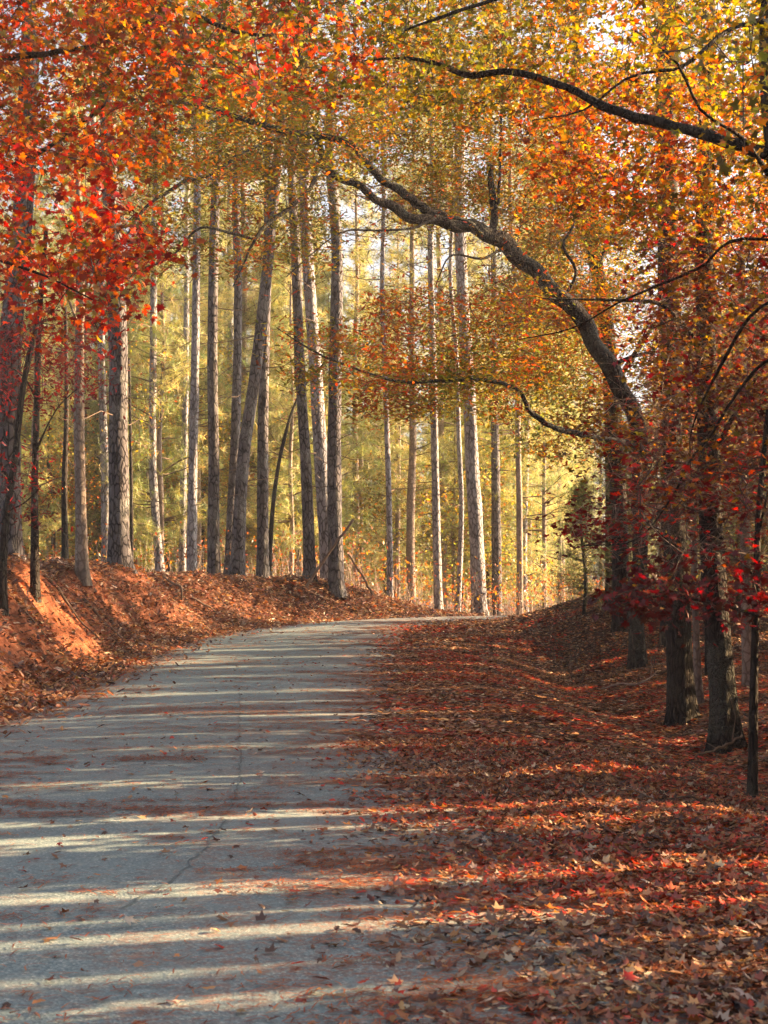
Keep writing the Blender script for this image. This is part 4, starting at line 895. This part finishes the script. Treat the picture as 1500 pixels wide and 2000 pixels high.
def root(label, x0, y0, L, seed, col=DEADWOOD):
    r = np.random.default_rng(seed); n = 9; xs = x0+np.linspace(0, L, n)+r.normal(size=n)*.03; ys = y0+np.cumsum(r.normal(size=n)*.07)
    p = np.c_[xs, ys, height(xs, ys)+.03+.05*r.random(n)]; c = catmull(p, 24); V, q = tubes(c[None], np.linspace(.035, .008, 24)[None], 7); base = p[0]
    o = mesh_obj('tree_root', V, [q, np.array([[23*7+i for i in range(7)]])], col, None, None, smooth=True); o['label'] = label; o['category'] = 'root'
root('exposed root crossing red clay high on the bank below the pale sunlit trunk', -6.5, 27.3, 1.1, 1)
root('exposed root sticking out of the clay bank below the thick flared pine', -6.2, 29.6, 1.2, 2)
root('crooked root low on the bank near the left edge of the photo', -6.9, 24.2, 1.3, 3)
root('dark root on the bank face below the flecked dark pine', -4.9, 36.6, 1.0, 4)
stick('dead_branch', 'bleached forked branch on the leaves at the foot of the first shaded trunk', 'dead branch', [(1175, 1346, 25.5, 3), (1215, 1334, 25.6, 4), (1245, 1338, 25.6, 4), (1290, 1308, 26, 2)], 14, mat=TWIG_PALE, subs=4)
stick('dead_branch', 'thin dark branch lying in front of the mossy leaning trunk', 'dead branch', [(1355, 1478, 14.6, 3), (1400, 1462, 14.9, 5), (1450, 1440, 15.4, 4)], 15, subs=3)
stick('dead_branch', 'short broken branch lying on the leafy mound by the road crest', 'dead branch', [(1082, 1246, 33, 3), (1105, 1256, 33, 5), (1130, 1268, 33, 3)], 16, subs=3)
def one_leaf(label, px, py, s, col, rot, seed, tilt=.35):
    D = EYE*F/(py-HZ)
    for _ in range(6):
        x = (px-750)*D/F; z = float(road_z(np.array([x]), np.array([D]))[0]) if x < 0 else hz(x, D)+.02
        D = (EYE-z)*F/(py-HZ)
    r = np.random.default_rng(seed); T, fs = star([(-150, .38), (-85, .72), (-38, .85), (0, 1.0), (38, .85), (85, .72), (150, .38)], .5, .25)
    o = mesh_obj('fallen_leaf', T*s, fs, LITTER, cols=np.tile(col, (len(T), 1))); o.location = (x, D, z+.02+.25*s); o.rotation_euler = (tilt, -.2, rot)
    so = o.modifiers.new('thickness', 'SOLIDIFY'); so.thickness = .0012
    o['label'] = label; o['category'] = 'leaf'
one_leaf('pale tan curled leaf alone on the asphalt at the lower left', 248, 1812, .062, (.62, .52, .40), .4, 1)
one_leaf('dark curled leaf alone in the middle of the road', 590, 1560, .062, (.10, .06, .045), 2.0, 2, .5)
one_leaf('large pale pinkish leaf in the bottom right corner', 1455, 1962, .075, (.52, .38, .32), 1.2, 3, .5)
one_leaf('small dark leaf lying on the road below the crack', 510, 1782, .035, (.08, .045, .03), .9, 4, .5)
one_leaf('cream coloured leaf near the bottom edge, right of centre', 1165, 1925, .07, (.58, .44, .32), 2.8, 5, .4)
one_leaf('bright red leaf in a strip of sun on the right shoulder', 1225, 1925, .06, (.55, .03, .015), .2, 6, .5)
one_leaf('whitish leaf among the brown litter, right of the road', 1265, 1735, .06, (.55, .47, .40), 1.5, 7, .4)

# crack along the asphalt: a narrow sunk line built as its own strip
def crack():
    pix = [(236, 1775), (300, 1742), (352, 1708), (386, 1668), (412, 1640), (440, 1598), (462, 1540), (470, 1490), (466, 1440), (470, 1390), (468, 1352)]
    pts = []
    for a, b in pix:
        D = EYE*F/(b-HZ)
        for _ in range(6): x = (a-750)*D/F; D = (EYE-float(road_z(np.array([x]), np.array([D]))[0]))*F/(b-HZ)
        pts.append((x, D, 0))
    c = catmull(pts, 260); r = np.random.default_rng(3); c[:, 0] += .035*(fbm(np.arange(260)*.35, np.zeros(260), 4)-.5)*2
    w = .003+.005*fbm(np.arange(260)*.2, np.ones(260), 8); a = c.copy(); b = c.copy(); a[:, 0] -= w; b[:, 0] += w
    for q_ in (a, b): q_[:, 2] = road_z(q_[:, 0], q_[:, 1])+.004
    V = np.concatenate([a, b]); i = np.arange(259); q = np.stack([i, i+260, i+261, i+1], 1)
    mesh_obj('road_crack', V, [q], plain('crack_fill', (.115, .145, .15)), kind='structure')
crack()

# ------------------------------------------------------------------ haze
def haze():
    x0, x1, y0, y1, z0, z1 = -90., 90., -40., 170., -5., 34.
    V = [(x, y, z) for x in (x0, x1) for y in (y0, y1) for z in (z0, z1)]
    f = [(0, 1, 3, 2), (4, 6, 7, 5), (0, 4, 5, 1), (2, 3, 7, 6), (0, 2, 6, 4), (1, 5, 7, 3)]
    m, nt, out = nodes_mat('haze'); v = N(nt, 'ShaderNodeVolumePrincipled'); v.inputs['Density'].default_value = HAZE
    v.inputs['Color'].default_value = (.95, .93, .9, 1); v.inputs['Anisotropy'].default_value = 0.0
    nt.links.new(v.outputs[0], out.inputs['Volume'])
    o = mesh_obj('haze', V, [np.array(f)], m, kind='stuff'); o['label'] = 'thin sunlit haze in the wood'; o['category'] = 'haze'
HAZE = .0006
if HAZE: haze()
